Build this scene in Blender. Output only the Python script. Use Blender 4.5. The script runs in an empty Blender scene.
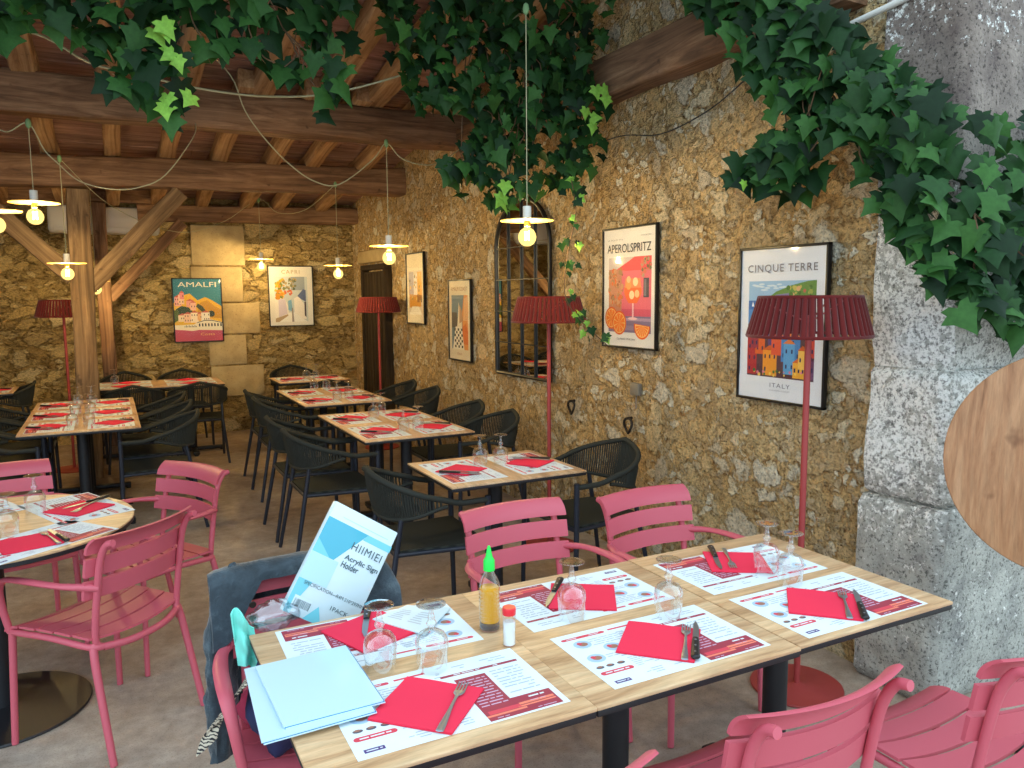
import bpy, bmesh, math, random
from math import sin, cos, pi, radians as R
from mathutils import Vector, Matrix, noise

# ------------------------------------------------------------------ camera, sky, exposure
scene = bpy.context.scene
COL = scene.collection
YAW, PITCH, ROLL, FPX, CAMH = 0.474401, 0.113705, -0.008264, 782.14, 1.62
fw = Vector((sin(YAW) * cos(PITCH), cos(YAW) * cos(PITCH), -sin(PITCH)))
rt = Vector((cos(YAW), -sin(YAW), 0)); up = rt.cross(fw)
r2 = cos(ROLL) * rt + sin(ROLL) * up; u2 = -sin(ROLL) * rt + cos(ROLL) * up
cam_data = bpy.data.cameras.new('camera'); cam = bpy.data.objects.new('camera', cam_data); COL.objects.link(cam)
cam_data.sensor_fit = 'HORIZONTAL'; cam_data.sensor_width = 36; cam_data.lens = FPX / 1024 * 36
cam_data.clip_start = .05; cam_data.clip_end = 200
cam.matrix_world = Matrix(((r2.x, u2.x, -fw.x, 0), (r2.y, u2.y, -fw.y, 0), (r2.z, u2.z, -fw.z, CAMH), (0, 0, 0, 1)))
scene.camera = cam
world = bpy.data.worlds.new('overcast_sky'); scene.world = world; world.use_nodes = True
bg = world.node_tree.nodes['Background']
bg.inputs[0].default_value = (.68, .87, 1.0, 1); bg.inputs[1].default_value = 1.4
vs = scene.view_settings
vs.view_transform = 'Standard'; vs.look = 'None'; vs.gamma = 1; vs.use_curve_mapping = False
vs.exposure = 0.82
BULB = 4200.0     # filament radiance of the pendant bulbs

# ------------------------------------------------------------------ materials
def hx(r, g, b):
    f = lambda c: (c / 255 / 12.92) if c / 255 <= .04045 else ((c / 255 + .055) / 1.055) ** 2.4
    return (f(r), f(g), f(b), 1)
MATS = {}
def mat(name, col, rough=.5, metal=0, coat=0, spec=.5, sheen=0):
    m = bpy.data.materials.new(name); m.use_nodes = True
    b = m.node_tree.nodes['Principled BSDF']
    b.inputs['Base Color'].default_value = col; b.inputs['Roughness'].default_value = rough
    b.inputs['Metallic'].default_value = metal; b.inputs['Coat Weight'].default_value = coat
    b.inputs['Coat Roughness'].default_value = .05
    b.inputs['Specular IOR Level'].default_value = spec; b.inputs['Sheen Weight'].default_value = sheen
    MATS[name] = m
    return m
class NT:
    def __init__(s, m): s.t = m.node_tree; s.n = s.t.nodes; s.b = s.n.get('Principled BSDF')
    def add(s, typ, **k):
        n = s.n.new(typ)
        for a, v in k.items(): setattr(n, a, v)
        return n
    def link(s, a, b): s.t.links.new(a, b)
    def coords(s, scale=(1, 1, 1), kind='Object', rot=(0, 0, 0)):
        tc = s.add('ShaderNodeTexCoord'); mp = s.add('ShaderNodeMapping')
        s.link(tc.outputs[kind], mp.inputs[0]); mp.inputs['Scale'].default_value = scale; mp.inputs['Rotation'].default_value = rot
        return mp.outputs[0]
    def noise(s, vec, scale, detail=4, rough=.6, dist=0):
        n = s.add('ShaderNodeTexNoise'); s.link(vec, n.inputs['Vector'])
        n.inputs['Scale'].default_value = scale; n.inputs['Detail'].default_value = detail
        n.inputs['Roughness'].default_value = rough; n.inputs['Distortion'].default_value = dist
        return n
    def ramp(s, fac, stops, interp='LINEAR'):
        r = s.add('ShaderNodeValToRGB'); s.link(fac, r.inputs[0]); r.color_ramp.interpolation = interp
        e = r.color_ramp.elements
        while len(e) < len(stops): e.new(.5)
        for el, (p, c) in zip(e, stops): el.position = p; el.color = c
        return r.outputs[0]
    def mix(s, fac, a, b, mode='MIX'):
        m = s.add('ShaderNodeMix', data_type='RGBA', blend_type=mode)
        for sock, v in ((m.inputs[0], fac), (m.inputs[6], a), (m.inputs[7], b)):
            if hasattr(v, 'is_linked'): s.link(v, sock)
            else: sock.default_value = v
        return m.outputs[2]
    def math(s, op, a, b=0, c=None):
        m = s.add('ShaderNodeMath', operation=op)
        for i, v in enumerate((a, b) if c is None else (a, b, c)):
            if hasattr(v, 'is_linked'): s.link(v, m.inputs[i])
            else: m.inputs[i].default_value = v
        return m.outputs[0]
    def bump(s, h, strength=.5, dist=.02, prev=None):
        b = s.add('ShaderNodeBump'); s.link(h, b.inputs['Height'])
        b.inputs['Strength'].default_value = strength; b.inputs['Distance'].default_value = dist
        if prev: s.link(prev, b.inputs['Normal'])
        return b.outputs[0]
    def color(s, c): s.link(c, s.b.inputs['Base Color'])
    def normal(s, c): s.link(c, s.b.inputs['Normal'])
G = lambda v: (v, v, v, 1)

def rubble(name, scale, mapping, mortar, stones, th_big, th_small, bump=.8):
    """stones of many sizes half buried in earthy lime mortar"""
    m = mat(name, mortar[0], .95, spec=.12); t = NT(m)
    v0 = t.coords(mapping)
    dn = t.noise(v0, 4.5, 4, .65)
    warp = t.add('ShaderNodeVectorMath', operation='MULTIPLY_ADD')
    t.link(dn.outputs['Color'], warp.inputs[0]); warp.inputs[1].default_value = (.20,) * 3; t.link(v0, warp.inputs[2])
    vec = warp.outputs[0]
    n1 = t.noise(v0, 1.4, 5, .65); n2 = t.noise(v0, 17, 6, .72); n3 = t.noise(v0, 90, 3, .6); n4 = t.noise(v0, 45, 4, .7)
    rag = t.math('MULTIPLY', t.math('SUBTRACT', n2.outputs[0], .5), .34)
    def layer(sc, th, lo, hi):
        a = t.add('ShaderNodeTexVoronoi', feature='F1'); e = t.add('ShaderNodeTexVoronoi', feature='DISTANCE_TO_EDGE')
        for q in (a, e): q.inputs['Scale'].default_value = sc; t.link(vec, q.inputs['Vector'])
        sep = t.add('ShaderNodeSeparateColor'); t.link(a.outputs['Color'], sep.inputs[0])
        inside = t.ramp(t.math('ADD', e.outputs['Distance'], rag), [(lo, G(0)), (hi, G(1))])
        pick = t.ramp(sep.outputs[0], [(th - .01, G(0)), (th + .01, G(1))])
        return t.math('MULTIPLY', inside, pick), sep
    big, s1 = layer(scale, th_big, .05, .12)
    small, s2 = layer(scale * 2.6, th_small, .04, .11)
    mort = t.ramp(n1.outputs[0], [(.28, mortar[0]), (.5, mortar[1]), (.72, mortar[2])])
    mort = t.mix(t.ramp(n2.outputs[0], [(.36, G(.95)), (.50, G(0))]), mort, mortar[3])  # shade in the pits put into the colour, following the bump hollows
    st = t.ramp(s1.outputs[1], [(0, stones[0]), (.35, stones[1]), (.7, stones[2]), (1, stones[3])])
    st2 = t.ramp(s2.outputs[1], [(0, stones[1]), (.4, stones[2]), (.8, stones[0]), (1, stones[3])])
    c = t.mix(t.math('MULTIPLY', small, .9), mort, st2); c = t.mix(t.math('MULTIPLY', big, .85), c, st)
    c = t.mix(1, c, t.ramp(n4.outputs[0], [(.32, G(.6)), (.6, G(1.14))]), 'MULTIPLY')
    c = t.mix(1, c, t.ramp(n3.outputs[0], [(.30, G(.4)), (.40, G(1))]), 'MULTIPLY')  # shade of tiny holes multiplied into the colour
    t.color(c)
    h = t.math('ADD', t.math('MULTIPLY', t.math('MAXIMUM', big, t.math('MULTIPLY', small, .7)), .9), t.math('MULTIPLY', n2.outputs[0], .9))
    h = t.math('ADD', h, t.math('MULTIPLY', n4.outputs[0], .35))
    t.normal(t.bump(h, bump, .06, t.bump(n3.outputs[0], .35, .006)))
    return m
rubble('poster_wall_stone', 6.2, (1, 1, 1.15),
       [hx(200, 160, 106), hx(224, 188, 132), hx(236, 210, 162), hx(136, 102, 62)],
       [hx(240, 222, 186), hx(232, 200, 146), hx(196, 166, 124), hx(246, 238, 216)], .46, .30, .95)
rubble('back_wall_stone', 4.0, (1, 1, 1.75),
       [hx(188, 156, 100), hx(206, 176, 118), hx(216, 190, 136), hx(124, 96, 56)],
       [hx(238, 210, 150), hx(222, 190, 128), hx(182, 150, 96), hx(242, 220, 170)], .10, .4, 1.1)

def ashlar():
    m = mat('dressed_limestone', hx(196, 172, 122), .9, spec=.15); t = NT(m); v = t.coords()
    n = t.noise(v, 5, 6, .65); k = t.noise(v, 60, 3)
    t.color(t.mix(t.ramp(k.outputs[0], [(.3, G(.5)), (.4, G(0))]), t.ramp(n.outputs[0], [(.3, hx(166, 144, 104)), (.55, hx(190, 168, 126)), (.75, hx(202, 182, 140))]), hx(120, 95, 60)))
    t.normal(t.bump(n.outputs[0], .4, .01))
ashlar()
def pier_stone():
    m = mat('whitewashed_pier_stone', hx(180, 175, 170), .92, spec=.2); t = NT(m); v = t.coords()
    n = t.noise(v, 5.5, 8, .78); big = t.noise(v, 2.0, 3); k = t.noise(v, 75, 4, .7); w = t.noise(v, 36, 4, .75)
    sep = t.add('ShaderNodeSeparateXYZ'); t.link(v, sep.inputs[0])
    # flaking whitewash: thick at eye height, gone near the ground and above the ivy
    zb = t.ramp(t.math('MULTIPLY', sep.outputs[2], .3), [(.18, G(.40)), (.27, G(.52)), (.46, G(.535)), (.60, G(.46)), (.68, G(.30)), (.85, G(.48))])
    f = t.math('ADD', t.math('MULTIPLY', w.outputs[0], .75), t.math('MULTIPLY', big.outputs[0], .25))
    mask = t.ramp(t.math('ADD', f, t.math('SUBTRACT', zb, .5)), [(.475, G(0)), (.525, G(1))])
    base = t.ramp(n.outputs[0], [(.3, hx(126, 124, 122)), (.5, hx(176, 174, 166)), (.7, hx(206, 204, 194))])
    warm = t.ramp(t.math('MULTIPLY', sep.outputs[2], .3), [(.55, G(0)), (.68, G(.75))])
    base = t.mix(warm, base, t.ramp(n.outputs[0], [(.35, hx(92, 72, 66)), (.65, hx(140, 118, 106))]))
    c = t.mix(mask, base, t.ramp(k.outputs[0], [(.3, hx(214, 210, 202)), (.6, hx(240, 238, 233))]))
    spk = t.ramp(k.outputs[0], [(.37, G(.32)), (.47, G(1))])
    t.color(t.mix(1, c, spk, 'MULTIPLY'))
    t.normal(t.bump(t.math('ADD', n.outputs[0], t.math('MULTIPLY', k.outputs[0], .25)), .7, .03))
pier_stone()
def floor_mat():
    m = mat('washed_concrete_floor', hx(150, 132, 112), .8, spec=.3); t = NT(m); v = t.coords()
    a = t.noise(v, 1.1, 6, .7); b = t.noise(v, 14, 5, .7); k = t.noise(v, 160, 2)
    c = t.ramp(a.outputs[0], [(.3, hx(140, 120, 106)), (.5, hx(172, 154, 138)), (.7, hx(196, 182, 168))])
    c = t.mix(1, c, t.ramp(b.outputs[0], [(.3, G(.74)), (.65, G(1.08))]), 'MULTIPLY')
    c = t.mix(1, c, t.ramp(k.outputs[0], [(.32, G(.7)), (.45, G(1))]), 'MULTIPLY')
    t.color(c); t.normal(t.bump(b.outputs[0], .15, .004, t.bump(k.outputs[0], .15, .002)))
floor_mat()
def timber(name, axis, cols, knots=True, bump=.4):
    m = mat(name, cols[1], .8, spec=.2); t = NT(m)
    sc = [9, 9, 9]; sc['xyz'.index(axis)] = .7
    v = t.coords(tuple(sc)); v1 = t.coords()
    a = t.noise(v, 1.6, 7, .68, 1.2); b = t.noise(v1, 1.3, 4); k = t.noise(v1, 7, 3)
    c = t.ramp(a.outputs[0], [(.28, cols[0]), (.5, cols[1]), (.72, cols[2])])
    c = t.mix(1, c, t.ramp(b.outputs[0], [(.3, G(.66)), (.7, G(1.15))]), 'MULTIPLY')
    if knots: c = t.mix(t.ramp(k.outputs[0], [(.68, G(0)), (.74, G(.7))]), c, cols[0])
    t.color(c); t.normal(t.bump(a.outputs[0], bump, .015))
for ax in 'xyz':
    timber('aged_oak_' + ax, ax, [hx(74, 54, 42), hx(130, 98, 74), hx(172, 136, 106)])
    timber('pale_oak_' + ax, ax, [hx(78, 60, 44), hx(130, 104, 76), hx(170, 140, 104)])
for ax in 'x':
    timber('rafter_oak_' + ax, ax, [hx(112, 82, 56), hx(176, 138, 100), hx(210, 176, 136)])
timber('roof_board', 'x', [hx(116, 86, 78), hx(170, 132, 118), hx(200, 164, 148)])
timber('dark_door_wood', 'z', [hx(34, 26, 18), hx(58, 46, 32), hx(80, 64, 46)])
def table_wood(name, axis, tint=(1, 1, 1)):
    L = lambda r, g, b: hx(r * tint[0], g * tint[1], b * tint[2])
    m = mat(name, hx(205, 165, 115), .42, spec=.4); t = NT(m)
    sc = [7, 7, 7]; sc['xyz'.index(axis)] = .8
    v = t.coords(tuple(sc)); w = t.coords()
    a = t.noise(v, 2.2, 8, .65, 1.6); f = t.noise(v, 14, 4, .7); k = t.noise(w, 6.5, 3, .5); pl = t.noise(v, .55, 1)
    c = t.ramp(a.outputs[0], [(.28, L(156, 112, 76)), (.44, L(208, 166, 124)), (.60, L(226, 190, 148)), (.8, L(238, 208, 170))])
    c = t.mix(1, c, t.ramp(f.outputs[0], [(.3, G(.78)), (.6, G(1.05))]), 'MULTIPLY')
    c = t.mix(1, c, t.ramp(pl.outputs[0], [(.42, G(.86)), (.58, G(1.05))]), 'MULTIPLY')
    c = t.mix(t.ramp(k.outputs[0], [(.66, G(0)), (.74, G(.75))]), c, L(112, 70, 40))
    t.color(c)
table_wood('table_oak', 'x'); table_wood('round_table_oak', 'x'); table_wood('flap_table_oak', 'z', (.86, .76, .70))
def pleat_fabric():
    m = mat('brick_red_cord', hx(96, 24, 22), .85, spec=.2, sheen=.2); t = NT(m); v = t.coords((1, 1, 1))
    n = t.noise(v, 140, 2); t.normal(t.bump(n.outputs[0], .3, .003))
pleat_fabric()
def powder(name, c, rough=.45):
    m = mat(name, c, rough, spec=.45); t = NT(m); n = t.noise(t.coords(), 350, 2)
    t.normal(t.bump(n.outputs[0], .06, .001))
powder('pink_powder_coat', hx(200, 90, 105)); powder('lamp_red_metal', hx(160, 60, 58), .5)
powder('navy_black_metal', hx(32, 36, 48), .45); powder('black_steel', hx(26, 27, 32), .5)
mat('dark_rope', hx(48, 49, 44), .8, spec=.25); mat('dark_seat_weave', hx(58, 62, 58), .8, spec=.2)
def weave():
    t = NT(MATS['dark_seat_weave']); v = t.coords()
    w = t.add('ShaderNodeTexWave', wave_type='BANDS', bands_direction='X'); t.link(v, w.inputs[0]); w.inputs['Scale'].default_value = 40
    t.color(t.ramp(w.outputs[1], [(.2, hx(34, 36, 33)), (.8, hx(54, 57, 52))])); t.normal(t.bump(w.outputs[1], .5, .004))
weave()
mat('black_edge', hx(24, 24, 28), .55); mat('black_plastic', hx(22, 22, 25), .4)
def cutlery():
    m = mat('steel', hx(170, 176, 184), .45, metal=1); t = NT(m); n = t.noise(t.coords((1, 8, 1)), 60, 2)
    t.normal(t.bump(n.outputs[0], .05, .001))
cutlery()
def napkin_m():
    m = mat('red_paper', hx(234, 56, 84), .9, spec=.15); t = NT(m); n = t.noise(t.coords(), 260, 3); b = t.noise(t.coords(), 9, 2)
    t.normal(t.bump(n.outputs[0], .25, .001, t.bump(b.outputs[0], .15, .008)))
napkin_m()
mat('print_paper', hx(224, 234, 240), .65, spec=.3)
mat('print_maroon', hx(158, 52, 70), .65); mat('print_red', hx(214, 66, 84), .65); mat('print_orange', hx(236, 128, 104), .65)
mat('print_text', hx(172, 182, 196), .65); mat('print_lilac', hx(206, 178, 204), .65); mat('print_blue', hx(168, 196, 220), .65)
mat('print_purple', hx(84, 62, 124), .65); mat('print_brown', hx(160, 110, 90), .65); mat('print_dark', hx(88, 84, 96), .65)
mat('acrylic_film', hx(200, 228, 242), .22, coat=.4); mat('acrylic_edge', hx(70, 130, 170), .2)
mat('box_white', hx(204, 224, 232), .35, coat=.3); mat('box_cyan', hx(112, 196, 212), .35, coat=.3); mat('box_teal', hx(70, 168, 192), .35, coat=.3)
mat('box_pale', hx(176, 214, 228), .35, coat=.3); mat('box_text', hx(70, 92, 100), .5)
mat('white_ceramic', hx(232, 228, 218), .4); mat('ac_white', hx(222, 218, 210), .4); mat('grey_plastic', hx(120, 112, 100), .5)
mat('brass_disc', hx(226, 188, 104), .45)
mat('wire_cream', hx(176, 172, 136), .6); mat('green_knot', hx(122, 158, 110), .7); mat('black_cable', hx(34, 28, 24), .6)
mat('iron', hx(52, 44, 38), .6, metal=.6)
mat('frame_black', hx(20, 19, 20), .4)
mat('mirror_silver', (.62, .60, .55, 1), .015, metal=1)
mat('salt_white', hx(232, 236, 238), .8); mat('red_cap', hx(222, 24, 40), .35, coat=.4); mat('green_cap', hx(20, 214, 72), .4)
mat('pepper_dark', hx(58, 42, 38), .6)
def denim():
    m = mat('washed_denim', hx(60, 74, 84), .55, spec=.35, sheen=.3); t = NT(m); v = t.coords()
    a = t.noise(v, 9, 5, .7); w = t.noise(v, 300, 2)
    t.color(t.ramp(a.outputs[0], [(.3, hx(28, 38, 46)), (.55, hx(52, 66, 76)), (.78, hx(96, 112, 120))]))
    t.normal(t.bump(a.outputs[0], .5, .02, t.bump(w.outputs[0], .3, .001)))
denim()
mat('teal_cloth', hx(120, 220, 206), .8); mat('navy_cloth', hx(36, 42, 84), .85); mat('wine_cloth', hx(150, 30, 62), .85)
def scarf():
    m = mat('patterned_band', hx(120, 110, 100), .85); t = NT(m); v = t.coords((1, 1, 1))
    w = t.add('ShaderNodeTexWave', wave_type='BANDS', bands_direction='DIAGONAL'); t.link(v, w.inputs[0]); w.inputs['Scale'].default_value = 48; w.inputs['Distortion'].default_value = 7
    t.color(t.ramp(w.outputs[1], [(.35, hx(40, 36, 40)), (.5, hx(196, 184, 164))]))
scarf()
def thin_glass(name, tint, lo, hi, rough=.03):
    m = bpy.data.materials.new(name); m.use_nodes = True; t = NT(m); t.n.remove(t.b)
    tr = t.add('ShaderNodeBsdfTransparent'); gl = t.add('ShaderNodeBsdfGlossy'); mx = t.add('ShaderNodeMixShader'); lw = t.add('ShaderNodeLayerWeight')
    tr.inputs[0].default_value = tint; gl.inputs[0].default_value = (1, 1, 1, 1); gl.inputs['Roughness'].default_value = rough
    lw.inputs[0].default_value = .35
    mr = t.add('ShaderNodeMapRange'); t.link(lw.outputs['Facing'], mr.inputs[0])
    mr.inputs[1].default_value = 0; mr.inputs[2].default_value = 1; mr.inputs[3].default_value = lo; mr.inputs[4].default_value = hi
    t.link(mr.outputs[0], mx.inputs[0]); t.link(tr.outputs[0], mx.inputs[1]); t.link(gl.outputs[0], mx.inputs[2])
    t.link(mx.outputs[0], t.n['Material Output'].inputs[0]); MATS[name] = m
thin_glass('clear_glass', (.94, .96, .96, 1), .07, .85)
thin_glass('picture_glass', (.99, .99, .99, 1), .004, .1)
thin_glass('bottle_clear', (.96, .97, .96, 1), .03, .6)
thin_glass('clear_plastic', (.86, .9, .94, 1), .16, .6, .12)
def oil():
    m = mat('golden_oil', hx(214, 156, 26), .2); b = m.node_tree.nodes['Principled BSDF']
    b.inputs['Transmission Weight'].default_value = 0; b.inputs['IOR'].default_value = 1.2
oil()
def glow(name, col, strength, transp=0):
    m = bpy.data.materials.new(name); m.use_nodes = True; t = NT(m); t.n.remove(t.b)
    e = t.add('ShaderNodeEmission'); e.inputs[0].default_value = col; e.inputs[1].default_value = strength; out = e.outputs[0]
    if transp:
        tr = t.add('ShaderNodeBsdfTransparent'); mx = t.add('ShaderNodeMixShader'); mx.inputs[0].default_value = transp
        t.link(e.outputs[0], mx.inputs[1]); t.link(tr.outputs[0], mx.inputs[2]); out = mx.outputs[0]
    t.link(out, t.n['Material Output'].inputs[0]); MATS[name] = m
glow('filament', (1, .72, .31, 1), BULB)
glow('bulb_glass', (1, .66, .18, 1), 1.5, .5)
def leaf_mat(name, stops):
    m = mat(name, stops[1], .55, spec=.22); t = NT(m)
    g = t.add('ShaderNodeNewGeometry')
    c = t.ramp(g.outputs['Random Per Island'], [(i / (len(stops) - 1), s) for i, s in enumerate(stops)])
    n = t.noise(t.coords(), 60, 2)
    t.color(t.mix(1, c, t.ramp(n.outputs[0], [(.3, G(.8)), (.7, G(1.15))]), 'MULTIPLY'))
    tl = t.add('ShaderNodeBsdfTranslucent'); t.link(c, tl.inputs[0]); mx = t.add('ShaderNodeMixShader'); mx.inputs[0].default_value = .22
    t.link(t.b.outputs[0], mx.inputs[1]); t.link(tl.outputs[0], mx.inputs[2]); t.link(mx.outputs[0], t.n['Material Output'].inputs[0])
leaf_mat('ivy_leaf', [hx(16, 38, 19), hx(25, 56, 26), hx(34, 70, 32), hx(60, 104, 46), hx(22, 50, 24)])
leaf_mat('ivy_young_leaf', [hx(120, 176, 62), hx(146, 196, 80), hx(98, 160, 60)])
mat('ivy_stem', hx(96, 72, 48), .8)

# ------------------------------------------------------------------ mesh helpers
class MB:
    def __init__(s): s.v = []; s.f = []; s.m = []; s.mats = []; s.cur = 0
    def use(s, name):
        if name not in s.mats: s.mats.append(name)
        s.cur = s.mats.index(name); return s
    def vert(s, p): s.v.append(tuple(p)); return len(s.v) - 1
    def face(s, idx): s.f.append(tuple(idx)); s.m.append(s.cur)
    def poly(s, pts): s.face([s.vert(p) for p in pts]); return s
    def box(s, c, d, bev=0, rot=None):
        x, y, z = d[0] / 2, d[1] / 2, d[2] / 2
        if bev <= 0:
            ps = [Vector((i * x, j * y, k * z)) for i in (-1, 1) for j in (-1, 1) for k in (-1, 1)]
            fs = [(0, 1, 3, 2), (4, 6, 7, 5), (0, 4, 5, 1), (2, 3, 7, 6), (0, 2, 6, 4), (1, 5, 7, 3)]
        else:
            bm = bmesh.new(); bmesh.ops.create_cube(bm, size=1)
            for v in bm.verts: v.co = Vector((v.co.x * d[0], v.co.y * d[1], v.co.z * d[2]))
            bmesh.ops.bevel(bm, geom=list(bm.edges), offset=min(bev, min(d) * .45), segments=2, affect='EDGES', profile=.5)
            ps = [v.co.copy() for v in bm.verts]; fs = [[v.index for v in f.verts] for f in bm.faces]; bm.free()
        c = Vector(c); b = len(s.v)
        for p in ps: s.v.append(tuple((rot @ p if rot else p) + c))
        for f in fs: s.face([b + i for i in f])
        return s
    def tube(s, pts, r, seg=8, flat=None, smooth=0, caps=True):
        pts = [Vector(p) for p in pts]
        rs = list(r) if isinstance(r, (list, tuple)) else [r] * len(pts)
        fl = list(flat) if flat else [1] * len(pts)       # vertical squash of the section
        if smooth:
            np_, nr, nf = [], [], []
            for i in range(len(pts) - 1):
                p0, p1, p2, p3 = pts[max(i - 1, 0)], pts[i], pts[i + 1], pts[min(i + 2, len(pts) - 1)]
                for k in range(smooth):
                    t = k / smooth
                    np_.append(.5 * ((2 * p1) + (p2 - p0) * t + (2 * p0 - 5 * p1 + 4 * p2 - p3) * t * t + (3 * p1 - p0 - 3 * p2 + p3) * t ** 3))
                    nr.append(rs[i] + (rs[i + 1] - rs[i]) * t); nf.append(fl[i] + (fl[i + 1] - fl[i]) * t)
            np_.append(pts[-1]); nr.append(rs[-1]); nf.append(fl[-1]); pts, rs, fl = np_, nr, nf
        n = None; rings = []
        for i, p in enumerate(pts):
            d = (pts[min(i + 1, len(pts) - 1)] - pts[max(i - 1, 0)]).normalized()
            if n is None:
                a = Vector((0, 0, 1)) if abs(d.z) < .9 else Vector((0, 1, 0))
                n = d.cross(a).normalized()
            else: n = (n - d * n.dot(d)).normalized()
            b = d.cross(n)
            rings.append([s.vert(p + (n * cos(2 * pi * k / seg) + b * sin(2 * pi * k / seg) * fl[i]) * rs[i]) for k in range(seg)])
        for a, b in zip(rings, rings[1:]):
            for k in range(seg): s.face((a[k], a[(k + 1) % seg], b[(k + 1) % seg], b[k]))
        if caps: s.face(rings[0][::-1]); s.face(rings[-1])
        return s
    def lathe(s, prof, c=(0, 0, 0), seg=24, close=False):
        rings = []
        for r, z in prof:
            if r < 1e-6: rings.append([s.vert((c[0], c[1], c[2] + z))])
            else: rings.append([s.vert((c[0] + r * cos(2 * pi * k / seg), c[1] + r * sin(2 * pi * k / seg), c[2] + z)) for k in range(seg)])
        for a, b in zip(rings, rings[1:]):
            for k in range(seg):
                k2 = (k + 1) % seg
                if len(a) == 1 and len(b) == 1: continue
                if len(a) == 1: s.face((a[0], b[k2], b[k]))
                elif len(b) == 1: s.face((a[k], a[k2], b[0]))
                else: s.face((a[k], a[k2], b[k2], b[k]))
        return s
    def grid(s, fn, nu, nv):
        idx = [[s.vert(fn(i / nu, j / nv)) for j in range(nv + 1)] for i in range(nu + 1)]
        for i in range(nu):
            for j in range(nv): s.face((idx[i][j], idx[i + 1][j], idx[i + 1][j + 1], idx[i][j + 1]))
        return s
    def shell(s, fn, nu, nv, th):
        """sheet fn(u,v)->(point, normal) with thickness th"""
        A = [[None] * (nv + 1) for _ in range(nu + 1)]; B = [[None] * (nv + 1) for _ in range(nu + 1)]
        for i in range(nu + 1):
            for j in range(nv + 1):
                p, n = fn(i / nu, j / nv); p = Vector(p); n = Vector(n)
                A[i][j] = s.vert(p + n * th / 2); B[i][j] = s.vert(p - n * th / 2)
        for i in range(nu):
            for j in range(nv):
                s.face((A[i][j], A[i + 1][j], A[i + 1][j + 1], A[i][j + 1])); s.face((B[i][j], B[i][j + 1], B[i + 1][j + 1], B[i + 1][j]))
        for i in range(nu): s.face((A[i][0], B[i][0], B[i + 1][0], A[i + 1][0])); s.face((A[i][nv], A[i + 1][nv], B[i + 1][nv], B[i][nv]))
        for j in range(nv): s.face((A[0][j], A[0][j + 1], B[0][j + 1], B[0][j])); s.face((A[nu][j], B[nu][j], B[nu][j + 1], A[nu][j + 1]))
        return s
    def build(s, name, material=None, parent=None, smooth=40, fix=True):
        me = bpy.data.meshes.new(name); me.from_pydata(s.v, [], s.f)
        names = s.mats if s.mats else [material]
        for n in names: me.materials.append(MATS[n])
        if s.mats: me.polygons.foreach_set('material_index', s.m)
        if fix:
            bm = bmesh.new(); bm.from_mesh(me); bmesh.ops.recalc_face_normals(bm, faces=bm.faces); bm.to_mesh(me); bm.free()
        if smooth:
            me.polygons.foreach_set('use_smooth', [True] * len(me.polygons)); me.set_sharp_from_angle(angle=R(smooth))
        me.update()
        o = bpy.data.objects.new(name, me); COL.objects.link(o)
        if parent: o.parent = parent
        return o
def tag(o, label=None, cat=None, group=None, kind=None):
    if label: o['label'] = label
    if cat: o['category'] = cat
    if group: o['group'] = group
    if kind: o['kind'] = kind
    return o
def thing(name, label, cat, loc=(0, 0, 0), rz=0, group=None):
    o = bpy.data.objects.new(name, None); COL.objects.link(o); o.empty_display_size = .1
    o.location = loc; o.rotation_euler = (0, 0, rz)
    return tag(o, label, cat, group)
def struct(o): o['kind'] = 'structure'; return o
CH = {}
def dup(root, loc, rz, label, group=None, rot=None):
    r = root.copy(); COL.objects.link(r); r.location = loc
    r.rotation_euler = rot if rot else (0, 0, rz); r['label'] = label
    if group: r['group'] = group
    if root.name not in CH: CH[root.name] = [(c, list(c.children)) for c in root.children]
    for c, gs in CH[root.name]:
        d = c.copy(); COL.objects.link(d); d.parent = r
        for g in gs:
            e = g.copy(); COL.objects.link(e); e.parent = d
    return r
class Proto:
    """first use moves the built thing itself, later uses copy it with its parts"""
    def __init__(s, build): s.build = build; s.first = None
    def put(s, loc, rz, label, group=None, rot=None):
        if s.first is None:
            s.first = s.build(); o = s.first; o.location = loc; o.rotation_euler = rot if rot else (0, 0, rz); o['label'] = label
            if group: o['group'] = group
            return o
        return dup(s.first, loc, rz, label, group, rot)
def lettering(text, width, material, parent, loc, rot=(0, 0, 0), name='lettering', bold=0, height=None, align='CENTER', spacing=1.0, extrude=0):
    cu = bpy.data.curves.new('text', 'FONT'); cu.body = text; cu.offset = bold; cu.space_character = spacing; cu.resolution_u = 3
    cu.extrude = extrude
    tmp = bpy.data.objects.new('text', cu); COL.objects.link(tmp)
    dg = bpy.context.evaluated_depsgraph_get(); me = bpy.data.meshes.new_from_object(tmp.evaluated_get(dg))
    bpy.data.objects.remove(tmp); bpy.data.curves.remove(cu)
    xs = [v.co.x for v in me.vertices]; ys = [v.co.y for v in me.vertices]
    x0, x1, y0, y1 = min(xs), max(xs), min(ys), max(ys)
    sx = width / (x1 - x0); sy = (height / (y1 - y0)) if height else sx
    ox = (x0 + x1) / 2 if align == 'CENTER' else x0
    for v in me.vertices: v.co = Vector(((v.co.x - ox) * sx, (v.co.y - y0) * sy, v.co.z * .001 if not extrude else v.co.z))
    me.name = name; me.materials.clear(); me.materials.append(MATS[material])
    o = bpy.data.objects.new(name, me); COL.objects.link(o); o.parent = parent; o.location = loc; o.rotation_euler = rot
    return o

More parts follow.
